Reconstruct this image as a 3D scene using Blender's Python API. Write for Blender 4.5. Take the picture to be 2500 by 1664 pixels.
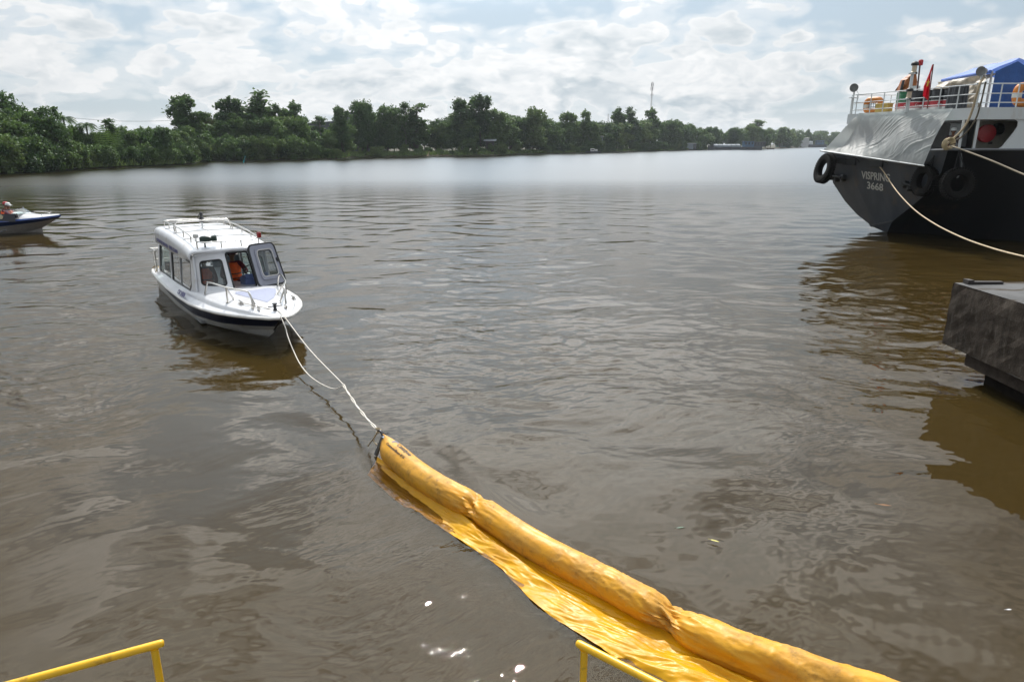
import bpy, bmesh, math, random
import numpy as np
from mathutils import Vector, Matrix, geometry

for _o in list(bpy.data.objects):
    bpy.data.objects.remove(_o)
SC = bpy.context.scene
COL = SC.collection
RAD = math.radians

# ------------------------------------------------------------------ camera
CAM_H, PITCH, FPX = 4.0, RAD(16.1), 1667.0
cam_d = bpy.data.cameras.new("camera")
cam_d.sensor_width, cam_d.lens = 36.0, 24.0
cam_d.clip_start, cam_d.clip_end = 0.05, 9000.0
cam = bpy.data.objects.new("camera", cam_d)
COL.objects.link(cam)
cam.location = (0, 0, CAM_H)
cam.rotation_euler = (math.pi / 2 - PITCH, 0, 0)
SC.camera = cam

# ------------------------------------------------------------------ sun, sky, exposure
SUN_EL, SUN_AZ = RAD(50.0), RAD(-3.0)          # azimuth from +Y towards +X
SUN_DIR = Vector((math.sin(SUN_AZ) * math.cos(SUN_EL), math.cos(SUN_AZ) * math.cos(SUN_EL), math.sin(SUN_EL)))
sun_d = bpy.data.lights.new("sun", 'SUN')
sun_d.energy, sun_d.angle, sun_d.color = 3.8, RAD(0.53), (1.0, 0.955, 0.89)
sun = bpy.data.objects.new("sun", sun_d)
COL.objects.link(sun)
sun.rotation_euler = SUN_DIR.to_track_quat('Z', 'Y').to_euler()

SC.view_settings.view_transform = 'Standard'
SC.view_settings.look = 'None'
SC.view_settings.gamma = 1.0
SC.view_settings.exposure = 0.07
SC.view_settings.use_curve_mapping = False
cy = SC.cycles
cy.max_bounces, cy.diffuse_bounces, cy.glossy_bounces, cy.transmission_bounces = 6, 3, 3, 4
cy.transparent_max_bounces = 16
cy.volume_bounces = 0
cy.caustics_reflective = cy.caustics_refractive = False
cy.sample_clamp_indirect = 6.0
cy.sample_clamp_direct = 0.0
cy.use_denoising = True


class NT:
    """little helper to write node trees"""
    def __init__(self, tree):
        self.t, self.n, self.l = tree, tree.nodes, tree.links

    def new(self, typ, **kw):
        nd = self.n.new(typ)
        for a, v in kw.items():
            setattr(nd, a, v)
        return nd

    def put(self, sock, v):
        if v is None:
            return
        if isinstance(v, bpy.types.NodeSocket):
            self.l.new(v, sock)
        else:
            sock.default_value = v

    def math(self, op, a, b=None, c=None, clamp=False):
        nd = self.new('ShaderNodeMath', operation=op, use_clamp=clamp)
        self.put(nd.inputs[0], a); self.put(nd.inputs[1], b)
        if c is not None:
            self.put(nd.inputs[2], c)
        return nd.outputs[0]

    def vmath(self, op, a, b=None):
        nd = self.new('ShaderNodeVectorMath', operation=op)
        self.put(nd.inputs[0], a)
        if b is not None:
            self.put(nd.inputs[1], b)
        return nd.outputs['Value' if op in ('DOT_PRODUCT', 'LENGTH', 'DISTANCE') else 'Vector']

    def scale(self, a, k):
        nd = self.new('ShaderNodeVectorMath', operation='SCALE')
        self.put(nd.inputs[0], a); self.put(nd.inputs['Scale'], k)
        return nd.outputs[0]

    def noise(self, vec, scale, detail=3.0, rough=0.5, dist=0.0, out='Fac'):
        nd = self.new('ShaderNodeTexNoise')
        self.put(nd.inputs['Vector'], vec)
        nd.inputs['Scale'].default_value = scale
        nd.inputs['Detail'].default_value = detail
        nd.inputs['Roughness'].default_value = rough
        nd.inputs['Distortion'].default_value = dist
        return nd.outputs[out]

    def smooth(self, x, a, b, lo=0.0, hi=1.0):
        nd = self.new('ShaderNodeMapRange', interpolation_type='SMOOTHSTEP')
        self.put(nd.inputs['Value'], x)
        for i, v in zip(('From Min', 'From Max', 'To Min', 'To Max'), (a, b, lo, hi)):
            self.put(nd.inputs[i], v)
        return nd.outputs[0]

    def mix(self, f, a, b, blend='MIX'):
        nd = self.new('ShaderNodeMix', data_type='RGBA', blend_type=blend)
        self.put(nd.inputs[0], f)
        for i, v in ((6, a), (7, b)):
            if isinstance(v, tuple) and len(v) == 3:
                v = (*v, 1.0)
            self.put(nd.inputs[i], v)
        return nd.outputs[2]

    def xyz(self, x, y, z):
        nd = self.new('ShaderNodeCombineXYZ')
        for s, v in zip(nd.inputs, (x, y, z)):
            self.put(s, v)
        return nd.outputs[0]

    def sep(self, v):
        nd = self.new('ShaderNodeSeparateXYZ')
        self.put(nd.inputs[0], v)
        return nd.outputs


def build_world():
    w = bpy.data.worlds.new("World")
    SC.world = w
    w.use_nodes = True
    w.cycles.sampling_method = 'MANUAL'
    w.cycles.sample_map_resolution = 512
    n = NT(w.node_tree)
    n.n.clear()
    sky = n.new('ShaderNodeTexSky', sky_type='NISHITA', sun_disc=False)
    sky.sun_elevation = SUN_EL
    sky.sun_rotation = SUN_AZ
    sky.air_density, sky.dust_density, sky.ozone_density = 1.0, 1.2, 1.0
    d = n.vmath('NORMALIZE', n.new('ShaderNodeTexCoord').outputs['Generated'])
    x, y, z = n.sep(d)
    # ---- cumulus field: direction space, flattened towards the horizon
    zz = n.math('MAXIMUM', z, 0.0)
    k = n.math('DIVIDE', 1.0, n.math('ADD', zz, 0.42))
    p = n.xyz(n.math('MULTIPLY', x, k), n.math('MULTIPLY', y, k), n.math('MULTIPLY', z, 1.9))
    p = n.vmath('ADD', p, SKY_OFF)
    wv = n.noise(p, 4.0, 4, 0.55, out='Color')
    p = n.vmath('ADD', p, n.scale(n.vmath('SUBTRACT', wv, (0.5, 0.5, 0.5)), 0.16))

    def billow(vec, sc):
        vo = n.new('ShaderNodeTexVoronoi', feature='F1')
        n.put(vo.inputs['Vector'], vec)
        vo.inputs['Scale'].default_value = sc
        return n.math('SUBTRACT', 0.55, vo.outputs['Distance'])

    def mass(vec):
        return n.math('ADD', n.math('MULTIPLY', n.noise(vec, 1.7, 1, 0.5), 0.50), n.math('MULTIPLY', n.noise(vec, 5.0, 3, 0.55), 0.50))
    m0 = mass(p)
    f1 = mass(n.vmath('ADD', p, (0.0, 0.0, 0.085)))      # what lies above: shades the bellies
    f2 = n.noise(n.vmath('ADD', p, (0.0, 0.0, 0.022)), 13.0, 3, 0.55)
    fine = n.noise(p, 13.0, 5, 0.58)
    f0 = n.math('ADD', m0, n.math('MULTIPLY', n.math('SUBTRACT', fine, 0.5), 0.17))
    b1, b2 = billow(p, 7.0), billow(p, 18.0)
    f0 = n.math('ADD', f0, n.math('ADD', n.math('MULTIPLY', b1, 0.26), n.math('MULTIPLY', b2, 0.12)))
    f0 = n.math('ADD', f0, n.smooth(z, 0.17, 0.04, 0.0, 0.05))
    f0 = n.math('ADD', f0, n.smooth(z, 0.17, 0.32, 0.0, 0.03))
    # clearer gaps of blue that this sky had (azimuth, elevation, size)
    az = n.math('ARCTAN2', x, y)
    ele = n.math('ARCSINE', z)
    gap = None
    for a0, e0, sa, se, amt in GAPS:
        da = n.math('DIVIDE', n.math('SUBTRACT', az, RAD(a0)), RAD(sa))
        de = n.math('DIVIDE', n.math('SUBTRACT', ele, RAD(e0)), RAD(se))
        q = n.math('ADD', n.math('MULTIPLY', da, da), n.math('MULTIPLY', de, de))
        g = n.math('MULTIPLY', n.math('EXPONENT', n.math('MULTIPLY', q, -1.0)), amt)
        gap = g if gap is None else n.math('ADD', gap, g)
    f0 = n.math('SUBTRACT', f0, gap)
    cover = n.smooth(f0, THR - 0.01, THR + 0.05)
    cover = n.math('MAXIMUM', cover, n.smooth(f0, THR - 0.10, THR + 0.02, 0.0, 0.5))
    cover = n.math('MAXIMUM', cover, n.smooth(z, 0.045, 0.0, 0.0, 0.7))   # distant layers merge
    body = n.smooth(f0, THR - 0.015, THR + 0.15)
    belly = n.smooth(n.math('SUBTRACT', f1, m0), -0.07, 0.06)
    puff = n.smooth(n.math('SUBTRACT', f2, fine), -0.10, 0.12)
    crev = n.math('ADD', n.smooth(b1, 0.22, -0.05, 0.0, 0.12), n.smooth(b2, 0.25, -0.02, 0.0, 0.10))
    shade = n.math('MULTIPLY', body, n.math('ADD', crev, n.math('ADD', n.math('MULTIPLY', belly, 0.72), n.math('SUBTRACT', n.math('MULTIPLY', puff, 0.26), 0.09))), clamp=True)
    white = (0.97, 0.98, 0.985)
    grey = (0.53, 0.61, 0.665)
    cloud = n.mix(shade, white, grey)
    # sunlight through and round the clouds gets stronger towards the sun
    cs = n.math('MAXIMUM', n.vmath('DOT_PRODUCT', d, tuple(SUN_DIR)), 0.0)
    glow = n.math('ADD', 0.80, n.math('ADD', n.math('MULTIPLY', n.math('POWER', cs, 6.0), 1.3),
                                      n.math('MULTIPLY', n.math('POWER', cs, 14.0), 1.0)))
    halo = n.smooth(cs, 0.755, 0.875, 0.0, 1.75)
    glow = n.math('ADD', glow, halo)
    cloud = n.scale(cloud, glow)
    glow2 = n.math('ADD', n.math('MULTIPLY', halo, 1.0), n.math('ADD', 0.62, n.math('MULTIPLY', n.math('POWER', cs, 4.0), 1.0)))
    clear = n.scale(sky.outputs[0], SKY_K)
    hazec = n.scale((0.65, 0.79, 0.905), n.math('MULTIPLY', glow2, 0.93))
    clear = n.mix(n.smooth(z, 0.75, 0.10, 0.20, 0.82), clear, hazec)
    out = n.mix(cover, clear, cloud)
    out = n.mix(n.smooth(z, 0.0, -0.03), out, (0.25, 0.24, 0.2))
    bg = n.new('ShaderNodeBackground')
    n.put(bg.inputs[0], n.scale(out, 1.0 / BG))
    bg.inputs[1].default_value = BG
    o = n.new('ShaderNodeOutputWorld')
    n.l.new(bg.outputs[0], o.inputs[0])


BG = 0.1
SKY_K = 0.1
THR = 0.50
SKY_OFF = (3.7, 1.9, 0.35)
GAPS = [(3, 9.4, 8, 1.5, 0.10), (12, 9.6, 4, 1.3, 0.08), (29, 9.2, 5, 2.8, 0.13), (-15, 7.2, 5, 1.6, 0.08),
        (-33, 10.2, 7, 1.5, 0.06), (10, 3.2, 4, 1.2, 0.03), (-20, 10.4, 5, 1.2, 0.05)]
build_world()


# ------------------------------------------------------------------ picture point -> place helpers
_s, _c = math.sin(PITCH), math.cos(PITCH)


def ray(px, py):
    u, v = (px - 1250.0) / FPX, (py - 832.0) / FPX
    return Vector((u, _c - v * _s, -(_s + v * _c)))


def atz(px, py, z=0.0):
    d = ray(px, py)
    return Vector((0, 0, CAM_H)) + d * ((z - CAM_H) / d.z)


def aty(px, py, Y):
    d = ray(px, py)
    return Vector((0, 0, CAM_H)) + d * (Y / d.y)


# ------------------------------------------------------------------ materials
MATS = {}


def mat(name, color, rough=0.5, metal=0.0, var=0.0, vscale=6.0, dirt=None, dscale=3.0, dlo=0.55, dhi=0.75,
        bump=0.0, bscale=20.0, transl=0.0, stretch=(1, 1, 1), spec=0.5, coat=0.0):
    if name in MATS:
        return MATS[name]
    m = bpy.data.materials.new(name)
    m.use_nodes = True
    n = NT(m.node_tree)
    b = n.n['Principled BSDF']
    pos = n.new('ShaderNodeTexCoord').outputs['Object']
    if stretch != (1, 1, 1):
        pos = n.vmath('MULTIPLY', pos, stretch)
    c = (*color, 1.0)
    if var:
        f = n.noise(pos, vscale, 4, 0.6)
        c = n.mix(n.smooth(f, 0.3, 0.7), tuple(v * (1 - var) for v in color), tuple(min(1, v * (1 + var)) for v in color))
    if dirt:
        f = n.noise(pos, dscale, 6, 0.65)
        c = n.mix(n.smooth(f, dlo, dhi), c, dirt)
    n.put(b.inputs['Base Color'], c)
    b.inputs['Roughness'].default_value = rough
    b.inputs['Metallic'].default_value = metal
    b.inputs['Specular IOR Level'].default_value = spec
    if coat:
        b.inputs['Coat Weight'].default_value = coat
        b.inputs['Coat Roughness'].default_value = 0.08
    if bump:
        bp = n.new('ShaderNodeBump')
        bp.inputs['Strength'].default_value = 1.0
        bp.inputs['Distance'].default_value = bump
        n.put(bp.inputs['Height'], n.noise(pos, bscale, 4, 0.6))
        n.l.new(bp.outputs[0], b.inputs['Normal'])
    if transl:
        t = n.new('ShaderNodeBsdfTranslucent')
        n.put(t.inputs['Color'], c)
        mx = n.new('ShaderNodeMixShader')
        mx.inputs[0].default_value = transl
        n.l.new(b.outputs[0], mx.inputs[1]); n.l.new(t.outputs[0], mx.inputs[2])
        n.l.new(mx.outputs[0], n.n['Material Output'].inputs[0])
    MATS[name] = m
    return m


def glass_mat(name, tint, through, rough=0.03):
    m = bpy.data.materials.new(name)
    m.use_nodes = True
    n = NT(m.node_tree)
    n.n.remove(n.n['Principled BSDF'])
    t = n.new('ShaderNodeBsdfTransparent'); t.inputs[0].default_value = (*tint, 1)
    d = n.new('ShaderNodeBsdfDiffuse'); d.inputs[0].default_value = (0.10, 0.12, 0.12, 1)
    g = n.new('ShaderNodeBsdfGlossy'); g.inputs['Roughness'].default_value = rough
    fr = n.new('ShaderNodeFresnel'); fr.inputs[0].default_value = 1.5
    m1 = n.new('ShaderNodeMixShader'); m1.inputs[0].default_value = through
    n.l.new(d.outputs[0], m1.inputs[1]); n.l.new(t.outputs[0], m1.inputs[2])
    m2 = n.new('ShaderNodeMixShader')
    n.l.new(fr.outputs[0], m2.inputs[0]); n.l.new(m1.outputs[0], m2.inputs[1]); n.l.new(g.outputs[0], m2.inputs[2])
    n.l.new(m2.outputs[0], n.n['Material Output'].inputs[0])
    MATS[name] = m
    return m


# ------------------------------------------------------------------ mesh builder
class MB:
    def __init__(self):
        self.v, self.f, self.m = [], [], []

    def add(self, vs, fs, mi=0):
        o = len(self.v)
        self.v += [tuple(p) for p in vs]
        self.f += [tuple(i + o for i in q) for q in fs]
        self.m += [mi] * len(fs)
        return self

    def box(self, c, s, rz=0.0, mi=0, rot=None):
        R = rot if rot is not None else Matrix.Rotation(rz, 3, 'Z')
        c = Vector(c)
        vs = [c + R @ Vector((sx * s[0] / 2, sy * s[1] / 2, sz * s[2] / 2)) for sz in (-1, 1) for sy in (-1, 1) for sx in (-1, 1)]
        return self.add(vs, [(0, 2, 3, 1), (4, 5, 7, 6), (0, 1, 5, 4), (2, 6, 7, 3), (0, 4, 6, 2), (1, 3, 7, 5)], mi)

    def tube(self, pts, r, seg=8, closed=False, mi=0, caps=True):
        pts = [Vector(p) for p in pts]
        n = len(pts)
        rs = r if isinstance(r, (list, tuple)) else [r] * n
        up = None
        rings = []
        for i, p in enumerate(pts):
            if closed:
                t = pts[(i + 1) % n] - pts[i - 1]
            else:
                t = pts[min(i + 1, n - 1)] - pts[max(i - 1, 0)]
            t = t.normalized() if t.length > 1e-9 else Vector((0, 0, 1))
            if up is None:
                up = Vector((0, 0, 1)) if abs(t.z) < 0.9 else Vector((1, 0, 0))
            a = t.cross(up)
            a = a.normalized() if a.length > 1e-6 else t.orthogonal().normalized()
            b = a.cross(t).normalized()
            up = b
            rings.append([p + (a * math.cos(2 * math.pi * k / seg) + b * math.sin(2 * math.pi * k / seg)) * rs[i] for k in range(seg)])
        vs = [q for rg in rings for q in rg]
        fs = []
        for i in range(n if closed else n - 1):
            j = (i + 1) % n
            for k in range(seg):
                fs.append((i * seg + k, i * seg + (k + 1) % seg, j * seg + (k + 1) % seg, j * seg + k))
        if caps and not closed:
            fs.append(tuple(range(seg - 1, -1, -1)))
            fs.append(tuple((n - 1) * seg + k for k in range(seg)))
        return self.add(vs, fs, mi)

    def lathe(self, prof, c=(0, 0, 0), axis='Z', seg=16, mi=0, rot=None):
        """profile of (radius, height) turned about an axis"""
        R = rot if rot is not None else {'Z': Matrix.Identity(3), 'X': Matrix.Rotation(math.pi / 2, 3, 'Y'), 'Y': Matrix.Rotation(-math.pi / 2, 3, 'X')}[axis]
        c = Vector(c)
        vs, fs = [], []
        for (r, h) in prof:
            for k in range(seg):
                a = 2 * math.pi * k / seg
                vs.append(c + R @ Vector((r * math.cos(a), r * math.sin(a), h)))
        for i in range(len(prof) - 1):
            for k in range(seg):
                fs.append((i * seg + k, i * seg + (k + 1) % seg, (i + 1) * seg + (k + 1) % seg, (i + 1) * seg + k))
        fs.append(tuple(range(seg - 1, -1, -1)))
        fs.append(tuple((len(prof) - 1) * seg + k for k in range(seg)))
        return self.add(vs, fs, mi)

    def grid(self, fn, nu, nv, mi=0, wrap_v=False):
        vs = [fn(i / nu, j / nv) for i in range(nu + 1) for j in range(nv + (0 if wrap_v else 1))]
        w = nv if wrap_v else nv + 1
        fs = []
        for i in range(nu):
            for j in range(nv):
                j2 = (j + 1) % w
                fs.append((i * w + j, (i + 1) * w + j, (i + 1) * w + j2, i * w + j2))
        return self.add(vs, fs, mi)

    def prism(self, pts, off, mi=0):
        """polygon (list of 3d points) swept by the vector off"""
        off = Vector(off)
        pts = [Vector(p) for p in pts]
        n = len(pts)
        return self.add(pts + [p + off for p in pts],
                        [tuple(range(n - 1, -1, -1)), tuple(range(n, 2 * n))] + [(i, (i + 1) % n, n + (i + 1) % n, n + i) for i in range(n)], mi)

    def panel(self, outer, holes, fn, thick, mi=0):
        """flat outline with holes in (s,t), mapped to 3d by fn(s,t,depth), with thickness"""
        loops = [[Vector((a, b, 0)) for a, b in outer]] + [[Vector((a, b, 0)) for a, b in h] for h in holes]
        tris = geometry.tessellate_polygon(loops)
        flat = [(q.x, q.y) for lp in loops for q in lp]
        N = len(flat)
        vs = [fn(a, b, 0.0) for a, b in flat] + [fn(a, b, thick) for a, b in flat]
        fs = [tuple(t) for t in tris] + [tuple(i + N for i in reversed(t)) for t in tris]
        o = 0
        for lp in loops:
            n = len(lp)
            fs += [(o + i, o + (i + 1) % n, N + o + (i + 1) % n, N + o + i) for i in range(n)]
            o += n
        return self.add(vs, fs, mi)

    def mesh(self, name, mats, smooth=35.0):
        me = bpy.data.meshes.new(name)
        me.from_pydata(self.v, [], self.f)
        for m in (mats if isinstance(mats, (list, tuple)) else [mats]):
            me.materials.append(m)
        if any(self.m):
            me.polygons.foreach_set('material_index', self.m)
        bm = bmesh.new(); bm.from_mesh(me)
        bmesh.ops.recalc_face_normals(bm, faces=bm.faces)
        bm.to_mesh(me); bm.free()
        if smooth:
            me.polygons.foreach_set('use_smooth', [True] * len(me.polygons))
            me.set_sharp_from_angle(angle=RAD(smooth))
        me.update()
        return me

    def build(self, name, mats, parent=None, smooth=35.0, bevel=0.0):
        ob = bpy.data.objects.new(name, self.mesh(name, mats, smooth))
        COL.objects.link(ob)
        if parent is not None:
            ob.parent = parent
        if bevel:
            bv = ob.modifiers.new('bevel', 'BEVEL')
            bv.width, bv.segments, bv.limit_method, bv.angle_limit = bevel, 2, 'ANGLE', RAD(40)
        return ob


def tag(o, label=None, cat=None, group=None, kind=None):
    for a, v in (('label', label), ('category', cat), ('group', group), ('kind', kind)):
        if v:
            o[a] = v
    return o


def thing(name, label, cat, loc=(0, 0, 0), rz=0.0, group=None):
    o = bpy.data.objects.new(name, None)
    COL.objects.link(o)
    o.empty_display_size = 0.3
    o.location = loc
    o.rotation_euler = (0, 0, rz)
    return tag(o, label, cat, group)


def copy_thing(root, loc=None, rz=None, label=None, group=None, scale=None):
    r = root.copy(); COL.objects.link(r)
    if loc is not None: r.location = loc
    if rz is not None: r.rotation_euler = (0, 0, rz)
    if scale is not None: r.scale = scale
    tag(r, label, None, group)
    for ch in list(root.children):
        c = ch.copy(); COL.objects.link(c); c.parent = r
        for g in ch.children:
            e = g.copy(); COL.objects.link(e); e.parent = c
    return r


def spline(pts, n):
    """smooth curve through points (Catmull-Rom), n samples per span"""
    P = [Vector(p) for p in pts]
    P = [P[0] * 2 - P[1]] + P + [P[-1] * 2 - P[-2]]
    out = []
    for i in range(1, len(P) - 2):
        a, b, c, d = P[i - 1:i + 3]
        for k in range(n):
            t = k / n
            out.append(0.5 * ((2 * b) + (c - a) * t + (2 * a - 5 * b + 4 * c - d) * t * t + (3 * b - a - 3 * c + d) * t ** 3))
    out.append(P[-2])
    return out


def rrect(x0, x1, y0, y1, r, n=4):
    pts = []
    for cx, cy_, a0 in ((x1 - r, y1 - r, 0), (x0 + r, y1 - r, 90), (x0 + r, y0 + r, 180), (x1 - r, y0 + r, 270)):
        for k in range(n + 1):
            a = RAD(a0 + 90 * k / n)
            pts.append((cx + r * math.cos(a), cy_ + r * math.sin(a)))
    return pts


def text_obj(name, body, size, m, origin, xdir, ydir, parent=None, depth=0.004, align='LEFT', bold=0.0, sx=1.0):
    cu = bpy.data.curves.new(name, 'FONT')
    cu.body, cu.size, cu.extrude, cu.align_x, cu.offset = body, size, depth, align, bold
    cu.resolution_u = 3
    tmp = bpy.data.objects.new(name + "_t", cu)
    COL.objects.link(tmp)
    dg = bpy.context.evaluated_depsgraph_get()
    me = bpy.data.meshes.new_from_object(tmp.evaluated_get(dg))
    bpy.data.objects.remove(tmp)
    X = Vector(xdir).normalized(); Yv = Vector(ydir); Yv = (Yv - X * Yv.dot(X)).normalized(); Z = X.cross(Yv)
    M = Matrix(((X.x * sx, Yv.x, Z.x, origin[0]), (X.y * sx, Yv.y, Z.y, origin[1]), (X.z * sx, Yv.z, Z.z, origin[2]), (0, 0, 0, 1)))
    me.transform(M)
    me.materials.clear(); me.materials.append(m)
    me.name = name
    ob = bpy.data.objects.new(name, me)
    COL.objects.link(ob)
    if parent is not None:
        ob.parent = parent
    return ob


def lerp(a, b, t):
    return a + (b - a) * t


def sstep(x, a, b):
    t = min(1, max(0, (x - a) / (b - a)))
    return t * t * (3 - 2 * t)

# ------------------------------------------------------------------ common materials
GEL = mat('white_gelcoat', (0.71, 0.72, 0.745), 0.28, var=0.05, vscale=2.0, dirt=(0.50, 0.47, 0.41), dscale=2.6, dlo=0.56, dhi=0.80, coat=0.3)
HULLW = mat('hull_white', (0.62, 0.61, 0.58), 0.32, var=0.06, dirt=(0.33, 0.29, 0.22), dscale=2.5, dlo=0.5, dhi=0.8)
NAVY = mat('navy_paint', (0.010, 0.016, 0.045), 0.3, var=0.2)
STEEL = mat('stainless_tube', (0.62, 0.60, 0.56), 0.22, 1.0, var=0.1)
RUBBER = mat('black_rubber', (0.012, 0.012, 0.013), 0.55)
DARKPL = mat('dark_plastic', (0.02, 0.022, 0.024), 0.4)
LAV = mat('grey_liner', (0.27, 0.28, 0.335), 0.4, var=0.05)
CAB_IN = mat('cabin_lining', (0.24, 0.245, 0.25), 0.6, var=0.1)
ORANGE = mat('orange_vest', (0.85, 0.115, 0.015), 0.75, var=0.15, vscale=9, bump=0.006, bscale=18)
MAROON = mat('maroon_cloth', (0.13, 0.012, 0.022), 0.85, var=0.2, bump=0.006, bscale=14)
SKIN = mat('skin', (0.22, 0.105, 0.06), 0.55, var=0.08)
CLOTHD = mat('dark_cloth', (0.02, 0.022, 0.035), 0.85, var=0.2)
WHITEP = mat('white_paint', (0.66, 0.68, 0.68), 0.4, var=0.05, dirt=(0.30, 0.25, 0.19), dscale=1.6, dlo=0.6, dhi=0.85)
ROPEW = mat('white_rope', (0.66, 0.62, 0.55), 0.8, var=0.15, vscale=40)
ROPET = mat('tan_rope', (0.36, 0.29, 0.19), 0.85, var=0.25, vscale=30)
YELP = mat('yellow_paint', (0.78, 0.44, 0.012), 0.33, var=0.06, vscale=12, dirt=(0.42, 0.22, 0.02), dscale=9, dlo=0.56, dhi=0.72, bump=0.0012, bscale=60)
GLASS = glass_mat('cabin_glass', (0.74, 0.90, 0.87), 0.92)
GLASSD = glass_mat('dusty_glass', (0.60, 0.64, 0.66), 0.62, 0.08)


# ------------------------------------------------------------------ water
BOOM_A, BOOM_B = (-1.75, 8.35), (1.45, 4.15)      # line the boom's skirt lies along


def water_material():
    m = bpy.data.materials.new('river_water')
    m.use_nodes = True
    n = NT(m.node_tree)
    n.n.remove(n.n['Principled BSDF'])
    P = n.new('ShaderNodeNewGeometry').outputs['Position']
    x, y, z = n.sep(P)
    warp = n.scale(n.vmath('SUBTRACT', n.noise(P, 0.35, 2, 0.5, out='Color'), (0.5, 0.5, 0.5)), 1.3)
    Q = n.vmath('ADD', P, warp)
    # patches of breeze and of calm; the lee of the boom (right, near) lies smooth
    patch = n.smooth(n.noise(n.vmath('MULTIPLY', P, (0.06, 0.035, 0)), 1.0, 3, 0.55), 0.36, 0.62, 0.40, 1.15)
    calm = n.math('MULTIPLY', n.smooth(n.math('ADD', n.math('MULTIPLY', x, 0.55), n.math('MULTIPLY', y, -1.0)), -11.5, -5.5), n.smooth(x, -0.6, 1.6))
    calml = n.math('MULTIPLY', n.smooth(y, 9.5, 4.0), n.smooth(x, 0.5, -2.0))
    near = n.math('MULTIPLY', n.smooth(y, 6.0, 12.5, 0.22, 1.0), n.smooth(y, 18.0, 60.0, 1.0, 0.35))
    breeze = n.math('MULTIPLY', n.math('MULTIPLY', patch, near), n.math('SUBTRACT', 1.0, n.math('ADD', n.math('MULTIPLY', calm, 0.94), n.math('MULTIPLY', calml, 0.72), clamp=True)))
    # distance to the boom's skirt, on its left side, where the current breaks
    ax, ay = BOOM_A; bx, by = BOOM_B
    L = math.hypot(bx - ax, by - ay); ux, uy = (bx - ax) / L, (by - ay) / L
    px_, py_ = n.math('SUBTRACT', x, ax), n.math('SUBTRACT', y, ay)
    along = n.math('ADD', n.math('MULTIPLY', px_, ux), n.math('MULTIPLY', py_, uy))
    side = n.math('ADD', n.math('MULTIPLY', px_, uy), n.math('MULTIPLY', py_, -ux))   # >0 : left / near side of the skirt line
    chop = n.math('MULTIPLY', n.math('MULTIPLY', n.smooth(side, -0.55, -0.15), n.smooth(side, 0.80, 0.25)),
                  n.math('MULTIPLY', n.smooth(along, -0.75, -0.1), n.smooth(along, L + 2.5, L)))
    lap = n.math('MULTIPLY', n.math('MULTIPLY', n.smooth(side, -0.4, 0.1), n.smooth(side, 2.6, 0.5)),
                 n.math('MULTIPLY', n.smooth(along, -0.9, 0.5), n.smooth(along, L + 2.5, L)))

    spots = n.math('MULTIPLY', n.math('MULTIPLY', n.smooth(n.noise(n.vmath('MULTIPLY', P, (1.0, 1.6, 1.0)), 0.9, 2, 0.5), 0.60, 0.70), 0.8),
                   n.math('MULTIPLY', n.math('MULTIPLY', n.smooth(x, -4.2, -2.6), n.smooth(x, 1.5, 0.2)), n.math('MULTIPLY', n.smooth(y, 3.2, 4.4), n.smooth(y, 9.6, 7.6))))
    S = n.vmath('MULTIPLY', Q, (0.50, 1.0, 1.0))
    swell = n.noise(n.vmath('MULTIPLY', Q, (0.55, 1.0, 1.0)), 0.42, 2, 0.5)
    rip = n.noise(n.vmath('MULTIPLY', Q, (0.55, 1.25, 1.0)), 4.6, 2, 0.45)
    micro = n.noise(n.vmath('MULTIPLY', Q, (0.7, 1.1, 1.0)), 15.0, 2, 0.55)
    # lapping streaks that run away from the skirt
    lapv = n.xyz(n.math('MULTIPLY', along, 2.6), n.math('MULTIPLY', side, 0.8), 0.0)
    laps = n.noise(n.vmath('ADD', lapv, n.scale(warp, 0.7)), 1.7, 3, 0.5)
    chops = n.noise(P, 9.0, 3, 0.6)
    h = n.math('MULTIPLY', swell, 0.012)
    h = n.math('ADD', h, n.math('MULTIPLY', n.math('MULTIPLY', rip, 0.0050), breeze))
    h = n.math('ADD', h, n.math('MULTIPLY', n.math('MULTIPLY', micro, 0.0017), n.math('MULTIPLY', breeze, n.smooth(y, 6.0, 13.0, 0.45, 1.0))))
    h = n.math('ADD', h, n.math('MULTIPLY', n.math('MULTIPLY', laps, 0.024), lap))
    h = n.math('ADD', h, n.math('MULTIPLY', n.math('MULTIPLY', chops, 0.0105), n.math('MAXIMUM', chop, spots)))
    bp = n.new('ShaderNodeBump')
    bp.inputs['Strength'].default_value = 1.0
    bp.inputs['Distance'].default_value = 1.0
    n.put(bp.inputs['Height'], h)
    nrm = bp.outputs[0]
    silt = n.mix(n.smooth(n.noise(P, 0.22, 4, 0.6), 0.35, 0.65), (0.064, 0.048, 0.0165), (0.082, 0.062, 0.022))
    dif = n.new('ShaderNodeBsdfDiffuse'); n.put(dif.inputs[0], silt)
    tr = n.new('ShaderNodeBsdfTransparent'); tr.inputs[0].default_value = (0.95, 0.86, 0.70, 1)
    gl = n.new('ShaderNodeBsdfGlossy', distribution='BECKMANN'); n.put(gl.inputs['Roughness'], n.smooth(y, 12.0, 88.0, 0.028, 0.32))
    n.l.new(nrm, gl.inputs['Normal'])
    fr = n.new('ShaderNodeFresnel'); fr.inputs[0].default_value = 1.333
    n.l.new(nrm, fr.inputs['Normal'])
    m1 = n.new('ShaderNodeMixShader'); m1.inputs[0].default_value = 0.70
    n.l.new(dif.outputs[0], m1.inputs[1]); n.l.new(tr.outputs[0], m1.inputs[2])
    m2 = n.new('ShaderNodeMixShader')
    n.l.new(fr.outputs[0], m2.inputs[0]); n.l.new(m1.outputs[0], m2.inputs[1]); n.l.new(gl.outputs[0], m2.inputs[2])
    n.l.new(m2.outputs[0], n.n['Material Output'].inputs[0])
    return m


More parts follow.
